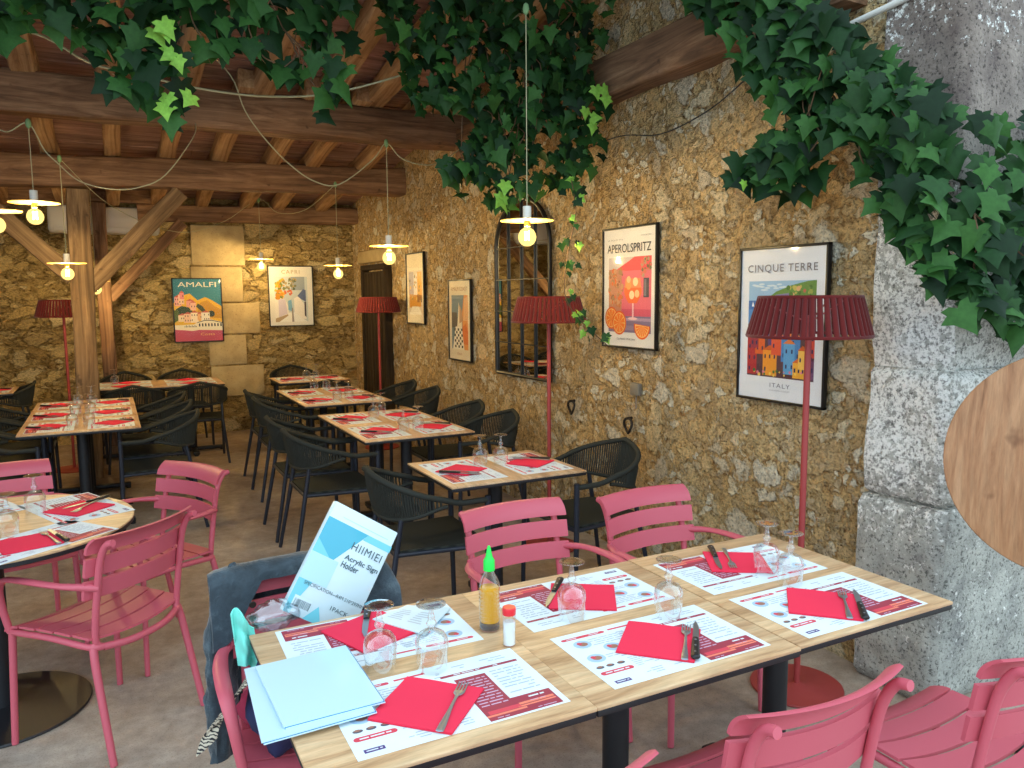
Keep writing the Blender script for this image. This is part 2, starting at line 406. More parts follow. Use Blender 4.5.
# ------------------------------------------------------------------ the room
rnd = random.Random(7)
WX, BY = 2.82, 9.9
roofz = lambda y: 3.26 - .137 * (y - 6.2)
m = MB(); m.grid(lambda u, v: (-6 + 13 * u, -7 + 17.2 * v, 0), 26, 34)
struct(m.build('floor', 'washed_concrete_floor'))
def rough_wall(name, origin, du, dv, n, nu, nv, material, amp, thick, top=None):
    """relief face (origin + u*du + v*dv, bulging along n) closed to a slab"""
    o, du, dv, n = Vector(origin), Vector(du), Vector(dv), Vector(n)
    m = MB()
    def P(u, v):
        p = o + du * u
        h = dv.length if top is None else top(p)
        p = p + Vector((0, 0, h)) * v
        k = noise.fractal(p * 3.2, .9, 2.1, 3) * amp + noise.noise(p * 14) * amp * .35
        return p + n * k
    m.grid(P, nu, nv)
    a, b = o - n * thick, o + du - n * thick
    ha = dv.length if top is None else top(o); hb = dv.length if top is None else top(o + du)
    back = [a, b, b + Vector((0, 0, hb)), a + Vector((0, 0, ha))]
    m.poly(back); m.poly([o + Vector((0, 0, ha)), o + du + Vector((0, 0, hb)), back[2], back[3]])
    m.poly([o, a, back[3], o + Vector((0, 0, ha))]); m.poly([o + du, b, back[2], o + du + Vector((0, 0, hb))])
    return struct(m.build(name, material, smooth=50))
rough_wall('wall_right', (WX, BY + .1, 0), (0, -(BY + .1 - 2.1), 0), (0, 0, 3), (-1, 0, 0), 230, 100, 'poster_wall_stone', .014, .35, lambda p: roofz(p.y) + .05)
rough_wall('wall_back', (-3.2, BY, 0), (6.2, 0, 0), (0, 0, 2.85), (0, -1, 0), 150, 70, 'back_wall_stone', .016, .3)
rough_wall('wall_left_unseen', (-3.0, 3.3, 0), (0, 6.7, 0), (0, 0, 3), (1, 0, 0), 60, 40, 'back_wall_stone', .016, .3, lambda p: roofz(p.y) + .05)  # unseen wall, added to hold back daylight from the left
# the pier at the end of the poster wall: three huge blocks
m = MB()
def pier_block(x0, y0, z0, z1, seed):
    x1, y1 = 4.3, 2.17
    def N(p): return noise.fractal(Vector(p) * 4 + Vector((seed, 0, 0)), .9, 2, 3) * .02
    def edge(t): return -.03 * max(0, 1 - min(t, 1 - t) / .06) ** 2
    def fx(u, v):
        z = z0 + (z1 - z0) * v; y = y1 + (y0 - y1) * u; e = edge(v)
        return (x0 - N((x0, y, z)) * .8 - e + .02 * max(0, (u - .9) / .1) ** 2, y + .0, z)
    def fy(u, v):
        z = z0 + (z1 - z0) * v; x = x0 + (x1 - x0) * u; e = edge(v)
        return (x + .02 * max(0, (.04 - u) / .04), y0 - N((x, y0, z)) * .8 - e + .02 * max(0, (.05 - u) / .05) ** 2, z)
    m.grid(fx, 16, 22); m.grid(fy, 40, 22)
    m.poly([(x0 + .02, y0 + .02, z1), (x1, y0 + .02, z1), (x1, y1, z1), (x0 + .02, y1, z1)])
pier_block(2.735, 1.80, 0, .79, 1); pier_block(2.765, 1.83, .79, 1.32, 5); pier_block(2.77, 1.84, 1.32, 3.8, 9)
struct(m.build('wall_pier', 'whitewashed_pier_stone', smooth=50, fix=False))
# dressed blocks in the back wall
for i, (x0, x1, z0, z1) in enumerate([(1.05, 1.66, .43, .80), (1.04, 1.47, .81, 1.17), (1.17, 1.64, 1.18, 1.55), (.88, 1.46, 1.56, 1.98), (.90, 1.50, 1.99, 2.46)]):
    m = MB(); m.box(((x0 + x1) / 2, BY + .032, (z0 + z1) / 2), (x1 - x0, .11, z1 - z0), .018)
    struct(m.build('trim_%d' % (i + 1), 'dressed_limestone'))
# dark door and its lintel in the corner
d = struct(thing('door_1', None, None, (2.80, 8.84, 0)))
m = MB(); m.box((-.01, 0, .95), (.06, .80, 1.9), .01)
for k in range(-3, 4): m.box((-.043, k * .112, .95), (.012, .103, 1.86), .004)
m.build('door_leaf', 'dark_door_wood', d)
m = MB(); m.box((-.02, -.42, .96), (.1, .06, 1.92), .01); m.box((-.02, .42, .96), (.1, .06, 1.92), .01); m.box((-.02, 0, 1.95), (.1, .92, .06), .01)
m.build('door_frame', 'dark_door_wood', d)
m = MB(); m.box((2.80, 8.85, 2.08), (.1, 1.25, .15), .025); struct(m.build('trim_6', 'dressed_limestone'))

# ------------------------------------------------------------------ roof timber
def beam(name, p0, p1, w, h, material='aged_oak_x', jit=.012, seed=0):
    p0, p1 = Vector(p0), Vector(p1); d = p1 - p0; L = d.length; d.normalize()
    z = Vector((0, 0, 1)) if abs(d.z) < .95 else Vector((0, 1, 0))
    y = z.cross(d).normalized(); z = d.cross(y)
    m = MB(); n = max(2, int(L / .22)); c = .18; rg = random.Random(seed + int(L * 100)); rings = []
    sec = [(-1, -1 + c), (-1 + c, -1), (1 - c, -1), (1, -1 + c), (1, 1 - c), (1 - c, 1), (-1 + c, 1), (-1, 1 - c)]
    for i in range(n + 1):
        x = L * i / n
        rings.append([m.vert((x, a * w / 2 + jit * noise.noise(Vector((x * 2, a * 3 + seed, b))), b * h / 2 + jit * noise.noise(Vector((x * 2 + 9, a * 3, b + seed))))) for a, b in sec])
    for A, B in zip(rings, rings[1:]):
        for k in range(8): m.face((A[k], A[(k + 1) % 8], B[(k + 1) % 8], B[k]))
    m.face(rings[0][::-1]); m.face(rings[-1])
    o = m.build(name, material, smooth=50)
    o.matrix_world = Matrix(((d.x, y.x, z.x, p0.x), (d.y, y.y, z.y, p0.y), (d.z, y.z, z.z, p0.z), (0, 0, 0, 1)))
    return struct(o)
beam('ceiling_beam', (-3.1, 6.30, 2.975), (3.0, 6.30, 2.985), .24, .26, seed=3, jit=.02)
beam('ceiling_beam', (-3.1, 7.97, 2.645), (3.0, 7.97, 2.80), .22, .26, seed=8, jit=.02)
beam('ceiling_beam', (.35, 9.72, 2.555), (3.0, 9.72, 2.60), .2, .19, seed=12)
beam('ceiling_beam', (-3.1, 9.66, 2.70), (.6, 9.66, 2.72), .16, .14, seed=15)
beam('ceiling_beam', (-3.1, 2.65, roofz(2.65) - .22), (3.0, 2.65, roofz(2.65) - .22), .2, .24, seed=19)
beam('ceiling_beam', (2.76, 2.3, 2.90), (2.76, 6.2, 2.88), .18, .24, seed=21)
for i, x in enumerate((-1.55, -.95, -.40, .10, .60, 1.12, 1.60, 1.98, 2.52)):
    dx = rnd.uniform(-.05, .05)
    beam('rafter', (x + dx, 2.55, roofz(2.55) - .085), (x, 6.36, roofz(6.36) - .085), .15, .15, 'rafter_oak_x', .015, seed=30 + i)
for i, x in enumerate((-1.5, -.9, -.36, .12, .55, 1.02, 1.50, 1.86, 2.36)):
    dx = rnd.uniform(-.03, .03)
    beam('rafter', (x + dx, 6.1, roofz(6.1) - .085), (x, 9.85, roofz(9.85) - .085), .13, .14, 'rafter_oak_x', .015, seed=50 + i)
m = MB(); y = 2.5; k = 0
while y < 9.95:
    w = rnd.uniform(.14, .2); ym = y + w / 2
    rot = Matrix.Rotation(-math.atan(.137), 3, 'X')
    x = -3.3
    while x < 3.1:
        L = rnd.uniform(1.4, 2.6); m.box((x + L / 2, ym, roofz(ym) + .012 + rnd.uniform(0, .008)), (L - .006, w - .006, .024), 0, rot); x += L
    y += w
struct(m.build('ceiling', 'roof_board', smooth=0))
m = MB(); m.poly([(-3.4, 2.5, roofz(2.5) + .06), (3.3, 2.5, roofz(2.5) + .06), (3.3, 10.1, roofz(10.1) + .06), (-3.4, 10.1, roofz(10.1) + .06)])
m.poly([(-3.4, 2.5, roofz(2.5) + .10), (3.3, 2.5, roofz(2.5) + .10), (3.3, 10.1, roofz(10.1) + .10), (-3.4, 10.1, roofz(10.1) + .10)])
struct(m.build('ceiling_tile_bed', 'roof_board', smooth=0))
beam('timber_post', (-.21, 7.95, 0), (-.175, 7.95, 2.56), .18, .18, 'pale_oak_x', seed=70)
beam('timber_brace', (-.14, 7.95, 1.72), (.66, 7.95, 2.58), .13, .15, 'pale_oak_x', seed=71)
beam('timber_brace', (-.25, 7.95, 1.80), (-.98, 7.95, 2.54), .13, .15, 'pale_oak_x', seed=72)
beam('timber_post', (-.01, 9.62, 0), (-.03, 9.62, 2.63), .14, .14, 'aged_oak_x', seed=73)
beam('timber_brace', (.02, 9.62, 1.62), (.80, 9.62, 2.45), .12, .12, 'aged_oak_x', seed=74)

# ------------------------------------------------------------------ ivy
def leaf(m, pos, d, size, roll, rg, fold=.05):
    d = d.normalized(); upv = Vector((0, 0, 1)); y = (upv - d * upv.dot(d))
    y = y.normalized() if y.length > 1e-3 else Vector((0, 1, 0)); x = y.cross(d)
    c, s = cos(roll), sin(roll); x, y = x * c + y * s, y * c - x * s
    half = [(.0, .06), (.14, .2), (.36, .2), (.30, .02), (.54, -.12), (.30, -.30), (.16, -.52)]
    pts = half + [(0, -.84)] + [(-a, b) for a, b in reversed(half[1:])]
    wob = rg.uniform(.85, 1.15)
    ce = m.vert(pos + (y * -.15 + d * fold) * size)
    ids = []
    for a, b in pts:
        z = -.10 * (abs(a) / .5) ** 2 - .10 * (max(0, -b)) ** 2 + rg.uniform(-.03, .03)
        ids.append(m.vert(pos + (x * a * wob + y * b + d * z) * size))
    for i in range(len(ids)): m.face((ce, ids[i], ids[(i + 1) % len(ids)]))
def inside(p, poly):
    x, y = p; r = False; j = len(poly) - 1
    for i in range(len(poly)):
        (xi, yi), (xj, yj) = poly[i], poly[j]
        if (yi > y) != (yj > y) and x < (xj - xi) * (y - yi) / (yj - yi) + xi: r = not r
        j = i
    return r
def ivy(label, polys, place, facing, n, size, depth, seed, group=None, strand=None, young=(), nstem=16):
    rg = random.Random(seed); m = MB(); st = MB(); yg0 = MB(); st.starts = []; shoots = []
    cx = []
    for poly, cnt in zip(polys, n):
        xs = [p[0] for p in poly]; ys = [p[1] for p in poly]; k = 0
        while k < cnt:
            a, b = rg.uniform(min(xs), max(xs)), rg.uniform(min(ys), max(ys))
            if not inside((a, b), poly): continue
            # clumps: thin out between them
            if noise.noise(Vector((a * 4.5, b * 4.5, seed))) < -.38 and rg.random() < .8: continue
            t = rg.gauss(0, .5); t = max(-1, min(1, t))
            p = place(a, b, t * depth)
            d = Vector(facing) + Vector((rg.gauss(0, .45), rg.gauss(0, .45), rg.gauss(0, .35)))
            leaf(m, p, d, rg.uniform(*size), rg.gauss(0, .38), rg); k += 1
        for _ in range(nstem):
            for _try in range(40):
                a, b = rg.uniform(min(xs), max(xs)), rg.uniform(min(ys), max(ys))
                if inside((a, b), poly): break
            pts = []
            for s in range(7):
                if not inside((a, b), poly): break
                pts.append(place(a, b, rg.uniform(-.4, .4) * depth)); a += rg.uniform(-.06, .06); b -= rg.uniform(.05, .1)
            if len(pts) > 2: st.tube(pts, .0035, 5, smooth=3); st.starts.append(pts[0])
    if strand:
        st.tube(strand, .003, 5, smooth=6)
        for i in range(len(strand) - 1):
            a, b = Vector(strand[i]), Vector(strand[i + 1])
            for q in range(7):
                p = a.lerp(b, rg.random()) + Vector((rg.gauss(0, .035), rg.gauss(0, .03), rg.gauss(0, .02)))
                d = Vector(facing) + Vector((rg.gauss(0, .5), rg.gauss(0, .5), rg.gauss(0, .4)))
                tgt = m
                if rg.random() > .7: tgt = MB(); shoots.append(tgt)
                leaf(tgt, p, d, rg.uniform(.035, .065), rg.gauss(0, .6), rg)
    for p, s in young:
        yg = MB(); shoots.append(yg)
        for q in range(3):
            if q and s <= .05: break
            d = Vector(facing) + Vector((rg.gauss(0, .3), rg.gauss(0, .3), rg.gauss(0, .3)))
            leaf(yg, Vector(p) + Vector((rg.gauss(0, .025), rg.gauss(0, .02), rg.gauss(0, .03))), d, s, rg.gauss(0, .5), rg)
    firsts = sorted(st.starts, key=lambda p: p.x + p.y)
    if len(firsts) > 2: st.tube(firsts, .003, 5, smooth=4)
    root = thing('climbing_ivy', label, 'ivy', st.v[0] if st.v else (0, 0, 0), 0, group)
    def shift(mb):
        ox = root.location; mb.v = [(p[0] - ox[0], p[1] - ox[1], p[2] - ox[2]) for p in mb.v]
    for mb, nm, mt in [(m, 'foliage', 'ivy_leaf'), (st, 'stem', 'ivy_stem'), (yg0, 'young_shoot', 'ivy_young_leaf')] + [(y, 'young_shoot', 'ivy_young_leaf') for y in shoots]:
        if mb.f:
            shift(mb); o = mb.build(nm, mt, root, smooth=180, fix=False)
            if nm == 'young_shoot': o['label'] = 'bright green young leaves'
    return root
planeY = lambda Y: (lambda a, b, t: Vector((a, Y + t, b)))
LEFT = [(-.9, 3.1), (1.19, 3.2), (1.14, 2.79), (1.06, 2.58), (.98, 2.48), (.93, 2.68), (.78, 2.63), (.63, 2.76), (.5, 2.71), (.4, 2.73), (.36, 2.58), (.3, 2.37), (.25, 2.40), (.21, 2.49), (.1, 2.47), (.03, 2.58), (0, 2.70), (-.12, 2.70), (-.22, 2.72), (-.28, 2.66), (-.47, 2.64), (-.9, 2.72)]
ivy('dark green ivy hanging along the roof edge above the left tables', [LEFT], planeY(3.85), (.05, -1, .35), [430], (.085, .15), .14, 3, 'ivy under the roof edge',
    young=[((.27, 3.75, 2.72), .1), ((.31, 3.75, 2.50), .09), ((.33, 3.75, 2.64), .08)])
MID = [(1.35, 3.26), (2.72, 3.34), (2.70, 2.80), (2.68, 2.52), (2.58, 2.26), (2.48, 2.19), (2.24, 2.23), (2.04, 2.10), (1.81, 2.22), (1.68, 2.34), (1.82, 2.46), (1.87, 2.62), (1.72, 2.70), (1.66, 2.60), (1.55, 2.66), (1.52, 2.80), (1.39, 2.98)]
ivy('tall curtain of ivy hanging behind the nearest pendant bulb above the mirror', [MID], planeY(4.1), (-.1, -1, .3), [760], (.07, .125), .2, 5, 'ivy under the roof edge',
    strand=[(2.27, 3.7, 2.24), (2.25, 3.62, 2.05), (2.19, 3.6, 1.85), (2.17, 3.6, 1.62), (2.27, 3.6, 1.48), (2.44, 3.58, 1.33)],
    young=[((1.93, 3.85, 2.17), .1), ((2.6, 3.9, 2.78), .09), ((2.52, 3.9, 2.62), .08)])
RIGHT = [(3.2, 3.26), (2.65, 3.1), (2.47, 2.84), (2.21, 2.66), (2.05, 2.52), (1.93, 2.38), (1.76, 2.22), (1.70, 1.55), (1.82, 1.69), (1.93, 1.82), (2.02, 1.93), (2.11, 2.08), (2.27, 2.25), (2.40, 2.08), (2.48, 2.02), (2.64, 2.10), (2.82, 2.12), (2.76, 2.22), (2.56, 2.29), (2.5, 2.33), (2.60, 2.47), (2.78, 2.58), (2.74, 2.70), (3.12, 2.99)]
PIER = [(2.55, 2.20), (3.5, 2.3), (3.5, 1.30), (2.92, 1.46), (2.74, 1.49), (2.60, 1.64)]
ivy('large leaved ivy climbing over the whitewashed stone pier and down the poster wall', [RIGHT],
    lambda a, b, t: Vector((2.57 + t, a * .985, b)), (-.7, -.7, .45), [620], (.08, .135), .09, 8, 'ivy on the pier', young=[((2.47, 2.64, 2.11), .05)])
ivy('pale lit ivy on the pier front above the upright round tabletop', [PIER], planeY(1.67), (-.35, -.9, .45), [380], (.08, .13), .09, 9, 'ivy on the pier', nstem=10)

# ------------------------------------------------------------------ pink slatted armchair (faces local +Y)
def pink_chair(arms=True):
    t = thing('pink_armchair' if arms else 'pink_side_chair', 'pink', 'chair')
    P = 'pink_powder_coat'
    back = lambda z: -.205 - .045 * (z - .42) / .3 - .10 * max(0, z - .68) ** 1.2 / .14
    for s in (-1, 1):
        m = MB(); m.tube([(s * .165, -.215, .405), (s * .186, -.205, .425), (s * .190, -.212, .50), (s * .190, -.235, .64), (s * .190, -.255, .73), (s * .190, -.285, .785), (s * .190, -.318, .797)], .0125, 10, smooth=4)
        m.build('back_post', P, t, 50)
    m = MB(); m.tube([(-.165, -.215, .405), (-.09, -.242, .398), (0, -.25, .396), (.09, -.242, .398), (.165, -.215, .405)], .0135, 10, smooth=4); m.build('rear_crossbar', P, t, 50)
    prof = [(.590, .655, 0), (.672, .737, 0), (.754, .822, 1)]
    for z0, z1, curl in prof:
        m = MB()
        def fn(u, v, z0=z0, z1=z1, curl=curl):
            x = (u - .5) * .445; z = z0 + (z1 - z0) * v
            y = -.212 - .05 * (z - .5) / .3 + .044 * (abs(x) / .2225) ** 2 - .033
            if curl: y -= .038 * v ** 2.2; z -= .006 * v ** 3
            return (x, y + .02, z), (0, .95, .2)
        m.shell(fn, 18, 8, .011); m.build('back_slat', P, t, 50)
    ys = [-.205, -.112, -.020, .072, .164, .245]
    for i in range(5):
        m = MB(); a, b = ys[i] + .004, ys[i + 1] - .004
        def fn(u, v, a=a, b=b, i=i):
            x = (u - .5) * (.425 + .008 * i); y = a + (b - a) * v
            z = .447 - .014 * (1 - (abs(x) / .215) ** 2) + .005 * sin(pi * (y + .2) / .45) - (.02 * v * v if i == 4 else 0)
            y2 = y - (.03 * (1 - (abs(x) / .215) ** 2) if i == 0 else .03 * (1 - (abs(x) / .215) ** 2) * (1 - i / 4.5))
            return (x, y2, z), (0, 0, 1)
        m.shell(fn, 14, 5, .009); m.build('seat_slat', P, t, 50)
    m = MB()
    for s in (-1, 1): m.tube([(s * .17, -.215, .407), (s * .205, -.185, .415), (s * .215, 0, .428), (s * .222, .2, .428), (s * .21, .225, .425)], .0125, 8, smooth=3)
    m.tube([(-.21, .225, .425), (0, .222, .414), (.21, .225, .425)], .011, 8, smooth=4); m.build('seat_frame', P, t, 50)
    for s in (-1, 1):
        m = MB(); m.tube([(s * .19, -.20, .42), (s * .203, -.212, .36), (s * .218, -.285, .004)], [.0135, .014, .0125], 10, smooth=3); a = m.build('leg', P, t, 50)
        m = MB(); m.tube([(s * .222, .205, .43), (s * .235, .222, .004)], [.0135, .0125], 10); b = m.build('leg', P, t, 50)
        if not arms: continue
        m = MB()
        m.tube([(s * .19, -.238, .628), (s * .215, -.205, .636), (s * .252, -.12, .644), (s * .264, 0, .648), (s * .262, .12, .645), (s * .257, .185, .63), (s * .248, .222, .585), (s * .235, .225, .50), (s * .224, .215, .43)],
               [.0125, .013, .017, .02, .02, .018, .015, .0135, .013], 10, [1, 1, .6, .5, .5, .6, .8, 1, 1], smooth=4)
        m.build('armrest', P, t, 50)
    for c in t.children:            # compact seat depth
        for v in c.data.vertices:
            if v.co.y > -.2: v.co.y = -.2 + (v.co.y + .2) * .88
    return t
PINK = Proto(pink_chair); SIDE = Proto(lambda: pink_chair(False)); GP = 'pink slatted chairs'
def face(fx, fy): return math.atan2(-fx, fy)
PINK.put((.470, 2.06, 0), pi - R(4), 'pink armchair with a denim jacket over its back at the foreground table', GP)
PINK.put((1.35, 2.35, 0), pi + R(3), 'pink armchair facing us across the middle of the foreground table', GP)
PINK.put((1.925, 2.28, 0), pi + R(4), 'pink armchair facing us in front of the poster wall, nearest the big red lamp', GP)
SIDE.put((.59, 1.31, 0), R(1), 'pink armless chair barely in frame, only a tip at the bottom middle edge', GP)
SIDE.put((1.262, 1.325, 0), R(0), 'pink armless chair at the bottom edge with its curved back toward us', GP)
SIDE.put((1.915, 1.235, 0), R(0), 'pink armless chair in the bottom right corner beside the stone pier', GP)
PINK.put((-.105, 3.262, 0), face(-.674, .739), 'large pink armchair turned from us at the round table, whole in view', GP)
PINK.put((.09, 3.86, 0), face(-.86, -.5), 'pink armchair on the right far side of the round table', GP)
PINK.put((-.46, 4.22, 0), face(.25, -.97), 'pink armchair behind the round table cut by the left edge', GP)

# ------------------------------------------------------------------ dark rope armchair (faces local +Y)
def dark_chair():
    t = thing('rope_armchair', 'dark', 'chair')
    def rim(k):       # k -1..1 from one arm end round the back to the other
        a = k * pi / 2 * 1.0; s = 1 if k >= 0 else -1; q = abs(k)
        if q > .62:
            w = (q - .62) / .38; x = .262 - .012 * w; y = -.10 + .31 * w
        else:
            w = q / .62 * pi / 2; x = .262 * sin(w); y = -.10 - .21 * cos(w)
        z = .655 + .155 * max(0, 1 - (q / .80)) ** .8 if q < .8 else .655
        return Vector((s * x, y, z))
    def low(k):
        q = abs(k); p = rim(k); e = min(1, q / .72)
        zz = .585 + .062 * e ** 2.5
        return Vector((p.x * (.93 + .07 * e), p.y + .045 * (1 - e), min(zz, p.z - .004)))
    N = 36
    m = MB(); m.tube([rim(-1 + 2 * i / N) for i in range(N + 1)], .0145, 8); m.build('arm_rim', 'dark_rope', t, 60)
    m = MB(); m.tube([low(-.74 + 1.48 * i / N) for i in range(N + 1)], .010, 8); m.build('lower_rail', 'dark_rope', t, 60)
    m = MB(); n = 62
    for i in range(n):
        k = -.70 + 1.40 * i / (n - 1); a, b = rim(k), low(k)
        out = Vector((a.x, a.y, 0)).normalized() * .004
        mid = (a + b) / 2 + out
        m.tube([b, mid, a], .0052, 5, caps=False)
    m.build('woven_back', 'dark_rope', t, 60)
    M = 'navy_black_metal'
    for s in (-1, 1):
        m = MB(); m.tube([(s * .250, .205, .675), (s * .248, .205, .43), (s * .250, .215, .004)], [.0145, .0145, .0125], 10); m.build('leg', M, t, 50)
        p = low(s * .36); m = MB(); m.tube([(p.x, p.y, p.z), (s * .20, -.235, .43), (s * .235, -.315, .004)], [.0125, .0135, .0115], 10); m.build('leg', M, t, 50)
    m = MB()
    m.tube([(-.248, .205, .43), (.248, .205, .43)], .011, 8); m.tube([(-.20, -.235, .43), (.20, -.235, .43)], .011, 8)
    for s in (-1, 1): m.tube([(s * .248, .205, .43), (s * .20, -.235, .43)], .011, 8)
    m.build('seat_frame', M, t, 50)
    m = MB()
    def fn(u, v):
        y = -.235 + .44 * v; hw = .20 + .046 * v; x = (u - .5) * 2 * hw
        return (x, y, .444 - .012 * (1 - (2 * u - 1) ** 2) * sin(pi * v)), (0, 0, 1)
    m.shell(fn, 10, 8, .014); m.build('seat', 'dark_seat_weave', t, 50)
    return t
DARK = Proto(dark_chair); GD = 'dark rope armchairs'
FX, BX = -pi / 2, pi / 2       # facing +X / facing -X
for x, y, rz, lab in [
    (1.355, 3.54, FX + R(-2), 'large dark rope armchair on the aisle side of the small two-seat table'),
    (2.225, 3.53, BX + R(4), 'dark rope armchair against the poster wall at the small two-seat table'),
    (1.22, 4.84, FX, 'dark rope armchair, nearest of the four lined along the aisle'),
    (1.22, 5.42, FX, 'dark rope armchair, second nearest of the four lined along the aisle'),
    (1.31, 6.52, FX, 'dark rope armchair, third from us of the four lined along the aisle'),
    (1.33, 7.08, FX, 'dark rope armchair, farthest of the four lined along the aisle'),
    (2.19, 4.86, BX, 'dark rope armchair below the mirror, nearest on the wall side of second table'),
    (2.20, 5.44, BX, 'dark rope armchair below the mirror, farther on the wall side of second table'),
    (2.26, 6.48, BX, 'dark rope armchair below the narrow white street poster, nearer of its pair'),
    (2.27, 7.10, BX, 'dark rope armchair farther along below the two small wall posters'),
    (1.88, 9.10, pi, 'dark rope armchair behind the farthest table of the poster wall'),
    (1.86, 7.83, 0, 'dark rope armchair between the two farthest tables of the poster wall'),
    (.225, 6.02, BX, 'dark rope armchair, nearest on the right of the long table by the timber post'),
    (.23, 6.62, BX, 'dark rope armchair, middle on the right of the long table by timber post'),
    (.23, 7.22, BX, 'dark rope armchair, farthest on the right of the long table by timber post'),
    (-.66, 6.04, FX, 'dark rope armchair, nearest on the left of the long table by timber post'),
    (-.66, 6.66, FX, 'dark rope armchair, middle on the left of the long table by timber post'),
    (-.66, 7.28, FX, 'dark rope armchair, farthest on the left of the long table by timber post'),
    (.12, 9.26, pi, 'dark rope armchair against the back wall behind the timber posts'),
    (.70, 9.26, pi, 'dark rope armchair against the back wall below the teal coastal poster'),
    (.16, 8.28, 0, 'dark rope armchair with its back to us, left one at the back wall table'),
    (.74, 8.28, 0, 'dark rope armchair with its back to us, right one at the back wall table'),
    (-.99, 8.95, BX, 'dark rope armchair at the far left edge beside the back wall')]:
    DARK.put((x, y, 0), rz, lab, GD)

# ------------------------------------------------------------------ tables
def table_base(t, h=.715):
    m = MB(); m.tube([(0, 0, .04), (0, 0, h)], .037, 16); m.build('column', 'black_steel', t, 50)
    for k in range(4):
        a = k * pi / 2; m = MB(); rot = Matrix.Rotation(a, 3, 'Z')
        m.box(rot @ Vector((.15, 0, .032)), (.30, .06, .036), .008, rot)
        p = rot @ Vector((.28, 0, 0)); m.lathe([(0, .001), (.02, .001), (.02, .016), (0, .016)], p, 10)
        m.build('base_foot', 'black_steel', t, 40)
    m = MB()
    for k in range(2):
        rot = Matrix.Rotation(k * pi / 2 + pi / 4, 3, 'Z'); m.box((0, 0, h - .004), (.42, .04, .012), .003, rot)
    m.build('top_bracket', 'black_steel', t, 40)
def square_table():
    t = thing('bistro_table', 't', 'table'); table_base(t)
    m = MB(); m.box((0, 0, .7405), (.601, .728, .009), .002); m.build('tabletop', 'table_oak', t, 40)
    m = MB(); m.box((0, 0, .7285), (.598, .725, .0155), .002); m.build('top_edge', 'black_edge', t, 40)['label'] = 'black underside edge'
    return t
SQ = Proto(square_table); GT = 'square oak bistro tables'
for x, y, rz, lab in [
    (.577, 1.685, 0, 'left end module of the foreground oak table, under the acrylic sheets'),
    (1.178, 1.685, 0, 'middle module of the foreground oak table'),
    (1.783, 1.692, 0, 'right end module of the foreground oak table, beside the stone pier'),
    (1.715, 3.54, pi / 2, 'small two-seat oak table behind the pink chairs'),
    (1.700, 4.85, pi / 2, 'near half of the second oak table along the poster wall'),
    (1.700, 5.455, pi / 2, 'far half of the second oak table along the poster wall'),
    (1.725, 6.59, pi / 2, 'near half of the third oak table along the poster wall'),
    (1.725, 7.195, pi / 2, 'far half of the third oak table along the poster wall'),
    (1.88, 8.42, pi / 2, 'farthest oak table along the poster wall, near the corner'),
    (-.21, 6.15, pi / 2, 'nearest module of the long oak table by the timber post'),
    (-.21, 6.755, pi / 2, 'middle module of the long oak table by the timber post'),
    (-.21, 7.36, pi / 2, 'farthest module of the long oak table by the timber post'),
    (.12, 8.78, 0, 'left half of the oak table along the back wall'),
    (.722, 8.78, 0, 'right half of the oak table along the back wall, below the teal poster'),
    (-1.20, 8.90, pi / 2, 'oak table cut by the far left edge, by the back wall')]:
    SQ.put((x, y, 0), rz, lab, GT)
RT = (-.46, 3.53)
t = thing('round_table', 'round oak table with black disc base at the left edge', 'table', (RT[0], RT[1], 0))
m = MB(); m.lathe([(0, .736), (.506, .736), (.508, .738), (.508, .743), (.506, .745), (0, .745)], seg=72); m.build('tabletop', 'round_table_oak', t, 40)
m = MB(); m.lathe([(0, .720), (.504, .720), (.507, .723), (.507, .736), (0, .736)], seg=72); m.build('top_edge', 'black_edge', t, 40)['label'] = 'black underside edge'
m = MB(); m.tube([(0, 0, .02), (0, 0, .72)], .04, 18); m.build('column', 'black_steel', t, 50)
m = MB(); m.lathe([(0, .002), (.31, .002), (.312, .006), (.308, .012), (.06, .022), (.045, .03), (0, .03)], seg=64); m.build('base_disc', 'black_steel', t, 30)
# round flap table parked upright in front of the pier
t = thing('flip_top_table', 'round oak tabletop tipped upright in front of the pier at right edge', 'table', (2.69, 1.34, 0), R(-63))
m = MB(); M4 = Matrix.Rotation(pi / 2, 3, 'X'); m.lathe([(0, .0), (.367, 0), (.370, .003), (.370, .024), (.367, .027), (0, .027)], seg=80)
m.v = [tuple(M4 @ Vector(p) + Vector((0, 0, 1.07))) for p in m.v]; m.build('tabletop', 'flap_table_oak', t, 40)
m = MB(); m.tube([(0, .075, .03), (0, .075, .90)], .032, 16); m.build('column', 'black_steel', t, 50)
m = MB(); m.box((0, .04, .90), (.2, .09, .05), .008); m.box((0, .02, 1.0), (.3, .035, .03), .004); m.build('hinge', 'black_steel', t, 40)
for k in range(4):
    m = MB(); rot = Matrix.Rotation(k * pi / 2 + pi / 4, 3, 'Z'); m.box(rot @ Vector((.14, 0, .03)) + Vector((0, .03, 0)), (.28, .055, .035), .008, rot); m.build('base_foot', 'black_steel', t, 40)

